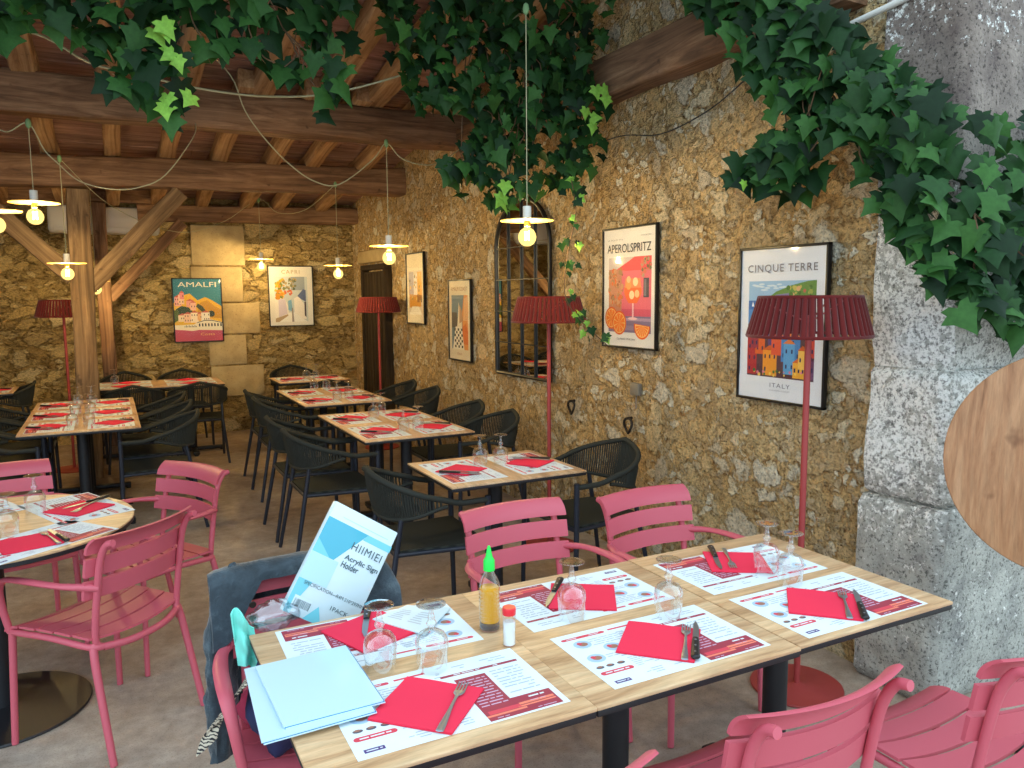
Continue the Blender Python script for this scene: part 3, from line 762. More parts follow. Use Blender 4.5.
# ------------------------------------------------------------------ place settings
ZT = .745
def placemat():
    m = MB(); W, H = .47, .29; cur = [0]
    def q(name, u0, v0, u1, v1, z=1):
        m.use(name); zz = .0006 + .00012 * z
        m.poly([((u0 - .5) * W, (v0 - .5) * H, zz), ((u1 - .5) * W, (v0 - .5) * H, zz), ((u1 - .5) * W, (v1 - .5) * H, zz), ((u0 - .5) * W, (v1 - .5) * H, zz)])
    def disc(name, u, v, r, z=1, sy=1):
        m.use(name); m.poly([((u - .5) * W + r * cos(a * pi / 8), (v - .5) * H + r * sy * sin(a * pi / 8), .0006 + .00012 * z) for a in range(16)])
    def pill(name, u0, v0, u1, v1, z=1):
        q(name, u0, v0, u1, v1, z); r = (v1 - v0) * H / 2
        disc(name, u0, (v0 + v1) / 2, r, z); disc(name, u1, (v0 + v1) / 2, r, z)
    m.use('print_paper'); m.box((0, 0, .0003), (W, H, .0006))
    rg = random.Random(4)
    def lines(u0, v0, u1, v1, n, name='print_text', fill=.8):
        for i in range(n):
            v = v1 - (v1 - v0) * (i + .5) / n; h = (v1 - v0) / n * .32; u = u0
            while u < u1 - .01:
                w = min(rg.uniform(.02, .07), u1 - u)
                if rg.random() < fill: q(name, u, v - h / 2, u + w, v + h / 2, 3)
                u += w + .008
    # right: maroon wine list, bar above it, tariff block at the corner
    q('print_maroon', .60, .17, .765, .70); lines(.615, .21, .75, .67, 11, 'print_lilac', .9)
    q('print_maroon', .55, .765, .97, .80); lines(.62, .765, .86, .80, 1, 'print_paper', .6)
    q('print_maroon', .60, .02, .97, .17); q('print_maroon', .765, .17, .97, .25)
    q('print_red', .62, .10, .78, .15, 2); q('print_orange', .60, .07, .80, .095, 2); q('print_orange', .78, .13, .96, .16, 2)
    q('print_orange', .765, .10, .96, .12, 2); lines(.64, .03, .94, .055, 1, 'print_lilac', .9); lines(.80, .18, .93, .235, 1, 'print_paper', .9); lines(.84, .14, .92, .165, 1, 'print_lilac', 1)
    lines(.79, .30, .95, .72, 9, 'print_text', .75); lines(.60, .85, .93, .93, 2, 'print_text', .5)
    # middle and left: headings, plates, lists
    pill('print_red', .05, .885, .30, .925); lines(.07, .89, .28, .92, 1, 'print_paper', .7)
    q('print_red', .34, .905, .5, .93)
    for u, v in ((.12, .77), (.25, .62), (.10, .50)):
        disc('print_blue', u, v, .024, 1, .9); disc('print_brown', u + .004, v, .013, 2, .8); disc('print_red', u - .012, v + .02, .007, 3)
    lines(.17, .70, .42, .84, 4); lines(.32, .52, .56, .68, 5); lines(.16, .42, .30, .53, 3); lines(.36, .74, .56, .86, 3)
    for u in (.06, .12, .185): disc('print_dark', u, .345, .011, 1, .6); disc('print_brown', u, .355, .007, 2, .6)
    pill('print_red', .04, .215, .20, .27); lines(.05, .22, .19, .265, 1, 'print_paper', .7)
    lines(.24, .22, .55, .40, 6); lines(.24, .06, .54, .16, 3); q('print_purple', .04, .06, .13, .105); lines(.05, .065, .12, .1, 1, 'print_paper', .7)
    disc('print_orange', .47, .44, .012, 1, .7); lines(.33, .43, .44, .49, 2)
    o = m.build('paper_placemat', None, None, smooth=0, fix=False)
    return tag(o, 'm', 'placemat', 'printed paper placemats')
def napkin():
    m = MB(); s = .188
    for i, (d, z) in enumerate(((0, .0006), (.0012, .0016), (.0005, .0026), (.001, .0036))):
        def fn(u, v, d=d, z=z):
            x, y = (u - .5) * s + d, (v - .5) * s - d
            return (x, y, z + .0016 * (noise.noise(Vector((x * 14, y * 14, 2))) + .4) * (z / .0036)), (0, 0, 1)
        m.shell(fn, 8, 8, .0009)
    o = m.build('paper_napkin', 'red_paper', None, 40); return tag(o, 'n', 'napkin', 'folded red paper napkins')
def knife():
    t = thing('table_knife', 'k', 'knife', group='black handled table knives')
    m = MB(); pts = [(-.008, 0), (.008, 0), (.0085, .05), (.007, .085), (-.001, .118), (-.007, .10)]
    a = [m.vert((x, y, .0042)) for x, y in pts]; b = [m.vert((x, y, .0026)) for x, y in pts]
    m.face(a); m.face(b[::-1])
    for i in range(6): j = (i + 1) % 6; m.face((a[i], b[i], b[j], a[j]))
    m.build('blade', 'steel', t, 30)
    m = MB(); m.tube([(0, .006, .006), (0, -.02, .006), (0, -.07, .006), (.001, -.098, .006), (.002, -.104, .006)], [.008, .0095, .0105, .0115, .006], 10, [.55] * 5, smooth=3)
    h = m.build('handle', 'black_plastic', t, 50); h['label'] = 'black handle'
    m = MB()
    for y in (-.012, -.045, -.08): m.lathe([(0, .0123), (.0026, .0122), (.003, .010)], (0, y, 0), 8)
    m.build('rivets', 'steel', h, 0); return t
def fork():
    m = MB()
    m.tube([(0, -.105, .003), (0, -.08, .0032), (0, -.03, .005), (0, .02, .006), (0, .036, .005)], [.0085, .008, .0042, .003, .006], 10, [.3, .3, .5, .6, .35], smooth=3)
    m.tube([(0, .034, .005), (0, .044, .004), (0, .054, .0036)], [.006, .0115, .0118], 10, [.35, .22, .2], smooth=2)
    for x in (-.0098, -.0033, .0033, .0098): m.tube([(x, .048, .0036), (x, .075, .003), (x, .092, .006)], [.0023, .002, .0012], 6, [.7] * 3, smooth=2)
    o = m.build('table_fork', 'steel', None, 50); return tag(o, 'f', 'fork', 'steel table forks')
def wine_glass():
    t = thing('wine_glass', 'g', 'glass', group='upturned wine glasses')
    m = MB(); m.lathe([(.0345, 0), (.0352, .0008), (.0365, .02), (.0385, .045), (.0395, .062), (.037, .076), (.030, .087), (.018, .094), (.008, .0965), (0, .097)], seg=32)
    m.build('bowl', 'clear_glass', t, 80)
    m = MB(); m.lathe([(0, .0965), (.0085, .0965), (.0062, .101), (.0105, .107), (.0125, .112), (.0105, .117), (.0066, .121), (.0086, .126), (.0066, .131), (.005, .142), (.0068, .149), (0, .149)], seg=20); m.build('stem', 'clear_glass', t, 80)
    m = MB(); m.lathe([(0, .148), (.006, .149), (.016, .1535), (.030, .1562), (.0345, .1572), (.0352, .1582), (.0345, .1592), (.02, .159), (0, .1588)], seg=32); m.build('foot', 'clear_glass', t, 80)
    return t
MATP, NAP, KNI, FOR, GLA = Proto(placemat), Proto(napkin), Proto(knife), Proto(fork), Proto(wine_glass)
def at_mat(cx, cy, rz, u, v): return (cx + u * cos(rz) - v * sin(rz), cy + u * sin(rz) + v * cos(rz))
rs = random.Random(11)
def setting(where, cx, cy, rz, nap=45, kn=True, fk=True, glass=(.12, .125), npos=(0, 0), kpos=None, fpos=None, mrz=0):
    """diner sits at local -Y of the mat"""
    MATP.put((cx, cy, ZT + .0004), rz + R(mrz), 'printed paper placemat ' + where, 'printed paper placemats')
    a = R(nap); x, y = at_mat(cx, cy, rz, *npos)
    NAP.put((x, y, ZT + .0018), rz + a, 'folded red napkin ' + where, 'folded red paper napkins')
    if kn:
        (u, v), r = kpos if kpos else ((npos[0] + .075, npos[1] - .045), -41)
        x, y = at_mat(cx, cy, rz, u, v); KNI.put((x, y, ZT + .0062), rz + R(r), 'black handled knife ' + where, 'black handled table knives')
    if fk:
        (u, v), r = fpos if fpos else ((npos[0] + .050, npos[1] - .026), -41)
        x, y = at_mat(cx, cy, rz, u, v); FOR.put((x, y, ZT + .0062), rz + R(r), 'steel fork ' + where, 'steel table forks')
    if glass:
        x, y = at_mat(cx, cy, rz, *glass); GLA.put((x, y, ZT + .0016), rs.uniform(0, 6), 'upturned wine glass ' + where, 'upturned wine glasses')
FD = ' of the foreground table'
setting('at the front left seat' + FD, .605, 1.515, 0, 45, kn=False, npos=(-.045, -.015), fpos=((.0, -.05), -38), glass=(.025, .135))
setting('at the front middle seat' + FD, 1.188, 1.512, 0, 45, kpos=((.075, -.05), -41), fpos=((.053, -.038), -41), glass=(.122, .118))
setting('at the front right seat' + FD, 1.770, 1.495, R(.3), 45, npos=(-.03, -.01), kpos=((.045, -.072), -44), fpos=((.018, -.045), -44), glass=(.01, .148))
setting('at the back left seat' + FD, .572, 1.885, pi, 20, fk=False, npos=(.005, -.03), kpos=((.0, -.10), -20), glass=(.052, .185), mrz=-1)
setting('at the back middle seat' + FD, 1.170, 1.86, pi, 58, fk=False, npos=(-.005, .01), kpos=((.055, -.052), -42), glass=(.10, .12), mrz=1)
setting('at the back right seat' + FD, 1.757, 1.83, pi, 58, npos=(-.015, -.03), kpos=((.022, -.09), -33), fpos=((-.005, -.055), -33), glass=(-.033, .08))
def side(where, cx, cy, rz, **k):
    setting(where, cx, cy, rz, nap=rs.uniform(30, 50), npos=(rs.uniform(-.02, .02), rs.uniform(-.02, .01)), **k)
LX, RX = FX, BX     # diner on the -X side: local -Y -> -X
def pair(x, y, wl, wr, gl=(.10, .135), gr=(-.10, .135), fk=True):
    side(wl, x - .185, y, LX, glass=gl, fk=fk); side(wr, x + .185, y, RX, glass=gr, fk=fk)
pair(1.715, 3.54, 'at the aisle seat of the small two-seat table', 'at the wall seat of the small two-seat table', (-.05, .125), (.02, .14))
pair(1.70, 4.85, 'on the second wall table, near aisle seat', 'on the second wall table, near seat below the mirror')
pair(1.70, 5.455, 'on the second wall table, far aisle seat', 'on the second wall table, far seat below the mirror', (.08, .13), (.1, .13))
pair(1.725, 6.59, 'on the third wall table, near aisle seat', 'on the third wall table, near wall seat')
pair(1.725, 7.195, 'on the third wall table, far aisle seat', 'on the third wall table, far wall seat', (-.1, .13), (.08, .13))
pair(1.88, 8.42, 'on the farthest wall table, aisle seat', 'on the farthest wall table, wall seat')
for y, w in ((6.15, 'nearest'), (6.755, 'middle'), (7.36, 'farthest')):
    pair(-.21, y, 'on the long table by the timber post, %s left seat' % w, 'on the long table by the timber post, %s right seat' % w)
for x, w in ((.12, 'left'), (.722, 'right')):
    side('on the back wall table, near %s seat' % w, x, 8.60, 0, glass=None, fk=False)
    side('on the back wall table, far %s seat' % w, x, 8.96, pi, fk=False, glass=(.1, .13) if w == 'left' else None)
side('on the table at the far left edge', -1.02, 8.90, BX, glass=None, fk=False)
setting('at the front of the round table', RT[0] + .175, RT[1] - .285, R(37), 70, npos=(-.03, -.005), kpos=((.065, -.035), -18), fpos=((.038, -.028), -18), glass=(.0, .155))
setting('at the right of the round table', RT[0] + .29, RT[1] + .165, R(113), 20, npos=(-.04, .0), kpos=((.02, -.06), 15), fpos=((-.045, -.02), 40), glass=(.03, .14))
setting('at the back left of the round table', RT[0] - .16, RT[1] + .27, R(205), 40, glass=(-.12, .06))

# ------------------------------------------------------------------ red floor lamps
def floor_lamp():
    t = thing('floor_lamp', 'l', 'lamp', group='red pleated floor lamps')
    m = MB(); m.lathe([(0, .002), (.182, .002), (.184, .005), (.182, .011), (.03, .013), (.02, .02), (0, .02)], seg=56); m.build('base', 'lamp_red_metal', t, 40)
    m = MB(); m.tube([(0, 0, .015), (0, 0, 1.50)], .0125, 14); m.build('pole', 'lamp_red_metal', t, 60)
    m = MB(); n = 48; z0, z1 = 1.452, 1.602
    for k in range(n):                      # ring of upright cord slats with small gaps
        a0 = 2 * pi * k / n; hw = pi / n * .80
        ro, ri = [], []
        for q in range(6):
            f = q / 5 * 2 - 1; a = a0 + hw * f; d = .007 * (1 - f * f)
            ro.append([m.vert(((r + d) * cos(a), (r + d) * sin(a), z)) for r, z in ((.231, z0), (.189, z1))])
            ri.append([m.vert(((r - .002) * cos(a), (r - .002) * sin(a), z)) for r, z in ((.231, z0), (.189, z1))])
        for A, B in zip(ro, ro[1:]): m.face((A[0], B[0], B[1], A[1]))
        for A, B in zip(ri, ri[1:]): m.face((A[0], A[1], B[1], B[0]))
        m.face((ro[0][0], ro[0][1], ri[0][1], ri[0][0])); m.face((ro[-1][0], ri[-1][0], ri[-1][1], ro[-1][1]))
    for r, z in ((.232, z0), (.190, z1)): m.tube([(r * cos(2 * pi * k / 48), r * sin(2 * pi * k / 48), z) for k in range(49)], .0068, 6, caps=False)
    sh = m.build('lamp_shade', 'brick_red_cord', t, 60)
    m = MB()
    for k in range(3): a = 2 * pi * k / 3; m.tube([(0, 0, 1.50), (.19 * cos(a), .19 * sin(a), 1.585)], .003, 6)
    m.lathe([(0, 1.49), (.018, 1.49), (.018, 1.53), (0, 1.53)], seg=14); m.build('shade_carrier', 'lamp_red_metal', t, 50)
    return t
LAMP = Proto(floor_lamp)
LAMP.put((2.44, 2.20, 0), 0, 'big red pleated floor lamp in front of the poster beside the stone pier', 'red pleated floor lamps')
LAMP.put((2.45, 4.26, 0), .4, 'red pleated floor lamp in front of the mirror', 'red pleated floor lamps')
LAMP.put((2.54, 8.02, 0), .8, 'red pleated floor lamp in the corner by the dark door', 'red pleated floor lamps')
LAMP.put((-.37, 8.42, 0), 1.1, 'red pleated floor lamp half behind the timber post', 'red pleated floor lamps')

# ------------------------------------------------------------------ pendant bulbs; origin at the disc centre
def pendant(loc, top, label):
    t = thing('pendant_lamp', label, 'lamp', loc, 0, 'pendant bulbs with flat disc shades')
    m = MB(); m.lathe([(0, .004), (.022, .004), (.0225, .07), (.021, .074), (0, .074)], seg=20); m.build('socket', 'white_ceramic', t, 50)
    m = MB(); m.lathe([(.012, 0), (.139, -.001), (.140, .001), (.139, .003), (.012, .004)], seg=48); m.build('disc_shade', 'brass_disc', t, 40)
    m = MB(); m.lathe([(0, -.004), (.016, -.004), (.016, -.028), (.013, -.030), (0, -.030)], seg=16); m.build('lamp_cap', 'brass_disc', t, 50)
    m = MB(); m.lathe([(.012, -.028), (.016, -.036), (.034, -.048), (.044, -.066), (.0475, -.083), (.044, -.101), (.033, -.119), (.016, -.129), (0, -.131)], seg=28)
    b = m.build('bulb', 'bulb_glass', t, 80)
    m = MB(); m.tube([(-.010, 0, -.055), (-.007, .007, -.075), (-.010, 0, -.098), (0, -.010, -.075), (.010, 0, -.055), (.008, .005, -.08), (.010, 0, -.098)], .0026, 6); m.build('filament', 'filament', b, 80)
    m = MB(); m.tube([(0, 0, .072), (0, 0, top - loc[2])], .0028, 6); m.build('cord', 'wire_cream', t, 60)
    m = MB(); m.lathe([(0, top - loc[2] - .035), (.014, top - loc[2] - .02), (.017, top - loc[2]), (.012, top - loc[2] + .02), (0, top - loc[2] + .03)], seg=10); m.build('cord_clip', 'green_knot', t, 60)
    return t
pendant((1.96, 3.63, 2.0), 3.05, 'lit pendant bulb hanging through the ivy in front of the mirror')
pendant((1.80, 5.4, 1.97), 2.68, 'lit pendant bulb above the second wall table')
pendant((-.36, 5.65, 2.20), 2.67, 'lit pendant bulb at upper left, left of the timber post')
pendant((-.265, 7.15, 1.895), 2.70, 'lit pendant bulb in front of the thick timber post')
pendant((2.04, 7.70, 1.92), 2.70, 'lit pendant bulb beside the pale poster on the back wall, toward the corner')
pendant((1.60, 9.40, 2.05), 2.72, 'lit pendant bulb between the two back wall posters')
pendant((-.57, 5.74, 2.15), 2.64, 'lit pendant bulb cut by the left edge')
pendant((-.09, 9.05, 1.79), 2.84, 'lit pendant bulb peeping between the timber post and the brace')
def wire(label, pts, r=.004, material='wire_cream', cat='cable', group='garland cables under the roof'):
    m = MB(); o = Vector(pts[0]); m.tube([Vector(p) - o for p in pts], r, 6, smooth=5)
    ob = m.build('garland_cable', material, None, 80); ob.location = o; return tag(ob, label, cat, group)
wire('pale cable slung across the upper left in front of the big ceiling beam', [(-.9, 4.3, 2.88), (-.26, 4.3, 2.83), (-.01, 4.3, 2.72), (.25, 4.3, 2.68), (.52, 4.3, 2.65), (.81, 4.3, 2.65), (1.13, 4.3, 2.70), (1.58, 4.3, 2.86), (1.95, 4.2, 3.04), (2.25, 4.1, 3.26)], .0055)
wire('pale cable swagging between the upper left bulbs', [(-.9, 5.72, 2.62), (-.57, 5.74, 2.64), (-.47, 5.7, 2.62), (-.36, 5.65, 2.67), (-.29, 5.7, 2.53), (-.22, 5.7, 2.45), (-.11, 5.7, 2.35), (.06, 5.7, 2.31), (.23, 5.7, 2.33), (.39, 5.7, 2.42), (.58, 5.8, 2.69), (.63, 6.1, 2.84)])
wire('pale cable with two loops carrying the middle bulb', [(.60, 5.6, 3.27), (.78, 5.4, 3.02), (.86, 5.4, 2.81), (.98, 5.4, 2.64), (1.13, 5.4, 2.49), (1.29, 5.4, 2.39), (1.46, 5.4, 2.38), (1.70, 5.4, 2.56), (1.80, 5.4, 2.68), (1.9, 5.4, 2.59), (2.05, 5.4, 2.55), (2.2, 5.4, 2.58), (2.44, 5.4, 2.75), (2.6, 5.4, 2.98), (2.68, 5.4, 3.16)])
wire('thin cable swagging along the back of the room', [(-.265, 7.15, 2.70), (.1, 8.2, 2.45), (.7, 9.0, 2.30), (1.2, 9.3, 2.45), (1.60, 9.4, 2.72), (1.75, 9.1, 2.55), (1.9, 8.4, 2.52), (2.04, 7.7, 2.70)], .003)
wire('thin black cable tacked along the top of the poster wall', [(2.79, 4.7, 2.52), (2.79, 4.03, 2.56), (2.79, 3.6, 2.50), (2.79, 3.2, 2.55), (2.79, 2.9, 2.66)], .0035, 'black_cable', 'cable', None)

# ------------------------------------------------------------------ framed posters (local: faces -Y, X right, Z up)
def art(r, g, b):
    n = 'ink_%d_%d_%d' % (r, g, b)
    if n not in MATS: mat(n, hx(r, g, b), .5, spec=.3)
    return n
class Art:
    def __init__(s, w, h): s.m = MB(); s.w = w; s.h = h; s.k = 0
    def P(s, u, v): return ((u - .5) * s.w, -.0140 - .000012 * s.k, (v - .5) * s.h)
    def poly(s, c, pts): s.k += 1; s.m.use(art(*c)); s.m.poly([s.P(u, v) for u, v in pts])
    def rect(s, c, u0, v0, u1, v1): s.poly(c, [(u0, v0), (u1, v0), (u1, v1), (u0, v1)])
    def disc(s, c, u, v, r, ry=None, n=18, a0=0, a1=360):
        ry = ry or r * s.w / s.h
        s.poly(c, [(u + r * cos(R(a0 + (a1 - a0) * k / n)), v + ry * sin(R(a0 + (a1 - a0) * k / n))) for k in range(n + 1)])
    def house(s, c, roof, u, v, w, h, rg, win=(70, 60, 70)):
        s.rect(c, u, v, u + w, v + h); s.poly(roof, [(u - .008, v + h), (u + w + .008, v + h), (u + w * .5, v + h + .035)])
        n = max(1, int(w / .045)); rows = max(1, int(h / .07))
        for i in range(n):
            for j in range(rows):
                if rg.random() < .8: x = u + w * (i + .5) / n; y = v + h * (j + .5) / rows; s.rect(win, x - .009, y - .012, x + .009, y + .014)
def poster(label, loc, rz, w, h, draw, fw_=.012, depth=.024):
    t = thing('framed_poster', label, 'poster', loc, rz, 'framed travel posters')
    m = MB()
    for x, z, a, b in ((0, h / 2 - fw_ / 2, w, fw_), (0, -h / 2 + fw_ / 2, w, fw_), (w / 2 - fw_ / 2, 0, fw_, h), (-w / 2 + fw_ / 2, 0, fw_, h)):
        m.box((x, -depth / 2, z), (a, depth, b), .002)
    m.box((0, -.005, 0), (w - .01, .01, h - .01)); m.build('frame', 'frame_black', t, 40)
    a = Art(w - 2 * fw_, h - 2 * fw_); texts = draw(a, random.Random(3)) or []
    p = a.m.build('print', None, t, smooth=0, fix=False)
    for s, u, v, wd, c, kw in texts:
        lettering(s, wd * a.w, art(*c), p, ((u - .5) * a.w, -.0185, (v - .5) * a.h), (pi / 2, 0, 0), **kw)
    m = MB(); m.box((0, -depth + .003, 0), (w - 2 * fw_, .0015, h - 2 * fw_)); m.build('glazing', 'picture_glass', t, 0)
    return t
def d_amalfi(a, rg):
    a.rect((62, 132, 148), 0, 0, 1, 1)
    a.poly((232, 182, 44), [(0, .2), (0, .62), (.2, .74), (.34, .77), (.5, .66), (.66, .71), (.8, .66), (1, .56), (1, .2)])
    a.poly((206, 150, 30), [(.45, .4), (.55, .62), (.7, .66), (.86, .56), (1, .5), (1, .36)])
    a.poly((58, 74, 44), [(.02, .4), (.04, .52), (.16, .57), (.3, .55), (.4, .47), (.36, .38)])
    a.poly((88, 104, 40), [(0, .3), (.0, .5), (.08, .52), (.12, .36)])
    a.poly((70, 78, 50), [(.46, .56), (.5, .61), (.6, .56), (.68, .47), (.78, .44), (.72, .38), (.6, .46)])
    a.disc((54, 62, 44), .78, .44, .07)
    for c, u, v, w, h in (((236, 170, 160), .02, .57, .14, .14), ((240, 200, 170), .1, .6, .12, .15), ((228, 140, 140), .13, .68, .09, .1), ((232, 160, 140), .26, .55, .16, .1), ((240, 190, 160), .34, .5, .12, .12),
                          ((238, 214, 180), .08, .32, .18, .1), ((240, 196, 160), .2, .3, .16, .14), ((246, 226, 196), .34, .3, .16, .16), ((236, 180, 120), .48, .34, .1, .1), ((244, 232, 210), .56, .32, .18, .14)):
        a.house(c, (200, 96, 70), u, v, w, h, rg, (90, 66, 60))
    a.poly((240, 228, 200), [(0, .15), (0, .26), (.4, .27), (.48, .31), (.62, .345), (.78, .345), (1, .30), (1, .15)])
    a.poly((60, 52, 46), [(.46, .30), (.62, .338), (.78, .338), (1, .295), (1, .285), (.78, .326), (.62, .326), (.46, .29)])
    for k in range(8): u = .5 + k * .065; a.rect((34, 32, 36), u, .235, u + .03, .275); a.disc((34, 32, 36), u + .015, .275, .015)
    for k in range(9): u = .2 + k * .03; a.rect((50, 44, 46), u, .225, u + .014, .245 + .012 * (k % 2))
    a.poly((196, 84, 108), [(0, 0), (0, .19), (.2, .18), (.36, .165), (.5, .18), (.7, .175), (1, .165), (1, 0)])
    return [('AMALFI', .5, .875, .80, (240, 236, 214), dict(height=.056)), ('Costa', .68, .09, .3, (236, 190, 120), dict(height=.03, name='small_lettering'))]
def d_capri(a, rg):
    a.rect((226, 222, 214), 0, 0, 1, 1); a.rect((196, 204, 206), .12, .06, .88, .83)
    a.rect((150, 160, 172), .5, .6, .82, .83)
    a.poly((232, 226, 220), [(.12, .06), (.12, .5), (.36, .44), (.44, .3), (.40, .06)]); a.poly((208, 196, 212), [(.2, .14), (.2, .46), (.36, .44), (.40, .2)])
    for _ in range(46): a.disc(rg.choice([(226, 164, 40), (236, 186, 60), (206, 140, 40), (120, 130, 60)]), rg.uniform(.14, .34), rg.uniform(.46, .78), rg.uniform(.02, .05), n=9)
    for _ in range(40): a.disc(rg.choice([(120, 122, 92), (150, 128, 84), (88, 98, 78), (170, 150, 110)]), rg.uniform(.3, .62), rg.uniform(.6, .8), rg.uniform(.015, .035), n=8)
    for _ in range(14): a.disc(rg.choice([(212, 120, 80), (190, 96, 74)]), rg.uniform(.34, .52), rg.uniform(.52, .6), rg.uniform(.015, .03), n=8)
    a.poly((236, 230, 224), [(.56, .14), (.56, .46), (.66, .5), (.8, .36), (.84, .1)]); a.poly((96, 110, 150), [(.64, .5), (.78, .62), (.84, .6), (.84, .4), (.74, .44)])
    a.poly((120, 170, 206), [(.42, .26), (.42, .42), (.5, .44), (.52, .24)]); a.poly((74, 66, 80), [(.8, .16), (.8, .4), (.84, .4), (.84, .14)])
    a.poly((236, 234, 230), [(.22, .06), (.44, .22), (.56, .22), (.86, .06)]); a.poly((176, 152, 120), [(.12, .06), (.12, .12), (.4, .19), (.42, .17), (.2, .06)]); a.poly((150, 140, 136), [(.5, .06), (.5, .3), (.53, .3), (.55, .06)])
    return [('CAPRI', .5, .88, .42, (170, 150, 110), dict(spacing=1.3))]
def d_far(a, rg):
    a.rect((224, 212, 186), 0, 0, 1, 1); a.rect((208, 196, 178), .1, .12, .9, .76)
    for c, p in (((170, 160, 170), [(.12, .4), (.12, .74), (.4, .74), (.42, .4)]), ((222, 216, 214), [(.4, .36), (.4, .7), (.6, .72), (.62, .36)]), ((226, 170, 80), [(.62, .4), (.62, .74), (.88, .74), (.88, .4)]),
                 ((206, 146, 60), [(.14, .22), (.14, .42), (.8, .4), (.84, .24)]), ((150, 100, 50), [(.6, .3), (.6, .42), (.88, .4), (.88, .3)]), ((232, 226, 214), [(.12, .12), (.3, .24), (.7, .24), (.88, .12)])): a.poly(c, p)
    for _ in range(24): a.disc(rg.choice([(226, 190, 110), (196, 150, 80), (120, 120, 90)]), rg.uniform(.14, .86), rg.uniform(.3, .7), rg.uniform(.015, .04), n=8)
    return []
def d_coast(a, rg):
    a.rect((226, 212, 184), 0, 0, 1, 1); a.rect((92, 122, 140), .12, .13, .88, .82)
    a.poly((226, 150, 80), [(.62, .13), (.62, .6), (.7, .82), (.88, .82), (.88, .13)]); a.poly((230, 178, 130), [(.66, .5), (.72, .78), (.86, .8), (.86, .5)])
    a.poly((70, 66, 72), [(.12, .4), (.12, .6), (.36, .6), (.44, .42)]); a.poly((232, 216, 190), [(.34, .3), (.42, .56), (.46, .74), (.52, .62), (.6, .5), (.62, .3)])
    a.poly((180, 140, 110), [(.48, .46), (.5, .7), (.6, .62), (.66, .5)]); a.poly((214, 110, 50), [(.64, .2), (.62, .42), (.78, .46), (.88, .36), (.88, .2)])
    a.poly((236, 228, 210), [(.16, .13), (.3, .42), (.6, .42), (.7, .13)])
    for i in range(7):
        for j in range(5):
            if (i + j) % 2 == 0: v = .15 + i * .036; u = .26 + j * .08 - i * .004; a.rect((52, 46, 48), u, v, u + .07, v + .032)
    return [('AMALFI COAST', .5, .875, .76, (170, 122, 84), dict(height=.035)), ('ITALY', .5, .06, .22, (180, 130, 90), dict(height=.02, name='small_lettering'))]
def d_spritz(a, rg):
    a.rect((232, 226, 218), 0, 0, 1, 1); a.rect((196, 132, 104), .1, .12, .92, .76)
    a.poly((206, 190, 186), [(.1, .66), (.1, .76), (.6, .76), (.3, .66)]); a.poly((228, 84, 92), [(.26, .66), (.62, .76), (.92, .76), (.92, .66), (.6, .63)]); a.rect((222, 108, 124), .36, .3, .92, .645)
    for _ in range(70): a.disc(rg.choice([(196, 120, 70), (170, 128, 92), (222, 112, 60), (150, 96, 70), (206, 150, 110)]), rg.uniform(.11, .38), rg.uniform(.34, .66), rg.uniform(.012, .035), n=7)
    for _ in range(26): a.disc(rg.choice([(214, 110, 96), (176, 150, 120), (120, 110, 80)]), rg.uniform(.74, .91), rg.uniform(.6, .75), rg.uniform(.012, .03), n=7)
    a.rect((80, 76, 86), .78, .42, .88, .58); a.rect((122, 118, 128), .795, .43, .83, .57); a.rect((206, 90, 110), .36, .26, .92, .32)
    a.rect((128, 112, 140), .1, .12, .92, .26); a.rect((176, 150, 170), .1, .22, .92, .245); a.rect((150, 130, 150), .3, .14, .6, .18)
    a.disc((232, 120, 70), .58, .48, .17, .1); a.poly((236, 110, 60), [(.42, .50), (.74, .50), (.72, .42), (.66, .37), (.5, .37), (.44, .42)]); a.poly((238, 142, 96), [(.42, .5), (.74, .5), (.72, .58), (.44, .58)])
    for u, v, r in ((.5, .52, .05), (.63, .55, .05), (.56, .44, .05), (.66, .45, .045), (.5, .57, .04)): a.disc(rg.choice([(250, 190, 140), (246, 160, 90), (252, 214, 170)]), u, v, r, n=10)
    a.rect((238, 190, 190), .57, .24, .6, .37); a.disc((240, 200, 196), .58, .24, .09, .012)
    for u, v, r in ((.16, .24, .13), (.32, .2, .14), (.76, .18, .15)):
        a0 = 0 if u < .5 else 200
        a.disc((226, 96, 30), u, v, r, n=24, a0=0 if u < .7 else 170, a1=360)
        a.disc((244, 190, 120), u, v, r * .86, n=24, a0=0 if u < .7 else 172, a1=358)
        for k in range(9):
            an = k * 40 if u < .7 else 178 + k * 20
            if u > .7 and an > 345: continue
            a.disc((240, 124, 44), u, v, r * .78, n=5, a0=an + 3, a1=an + (36 if u < .7 else 17)); a.m.f[-1] = a.m.f[-1] ; 
            c = a.m.vert(a.P(u, v)); a.m.f[-1] = a.m.f[-1] + (c,)
    return [('APEROLSPRITZ', .5, .80, .84, (52, 54, 64), dict(bold=.004, height=.052)), ('LA DOLCE VITA', .24, .905, .3, (120, 116, 120), dict(height=.008, name='small_lettering')), ('COCKTAIL', .83, .925, .2, (120, 116, 120), dict(height=.008, name='small_lettering')), ('CLASSIC ITALIAN', .46, .055, .36, (90, 88, 96), dict(height=.012, name='small_lettering'))]
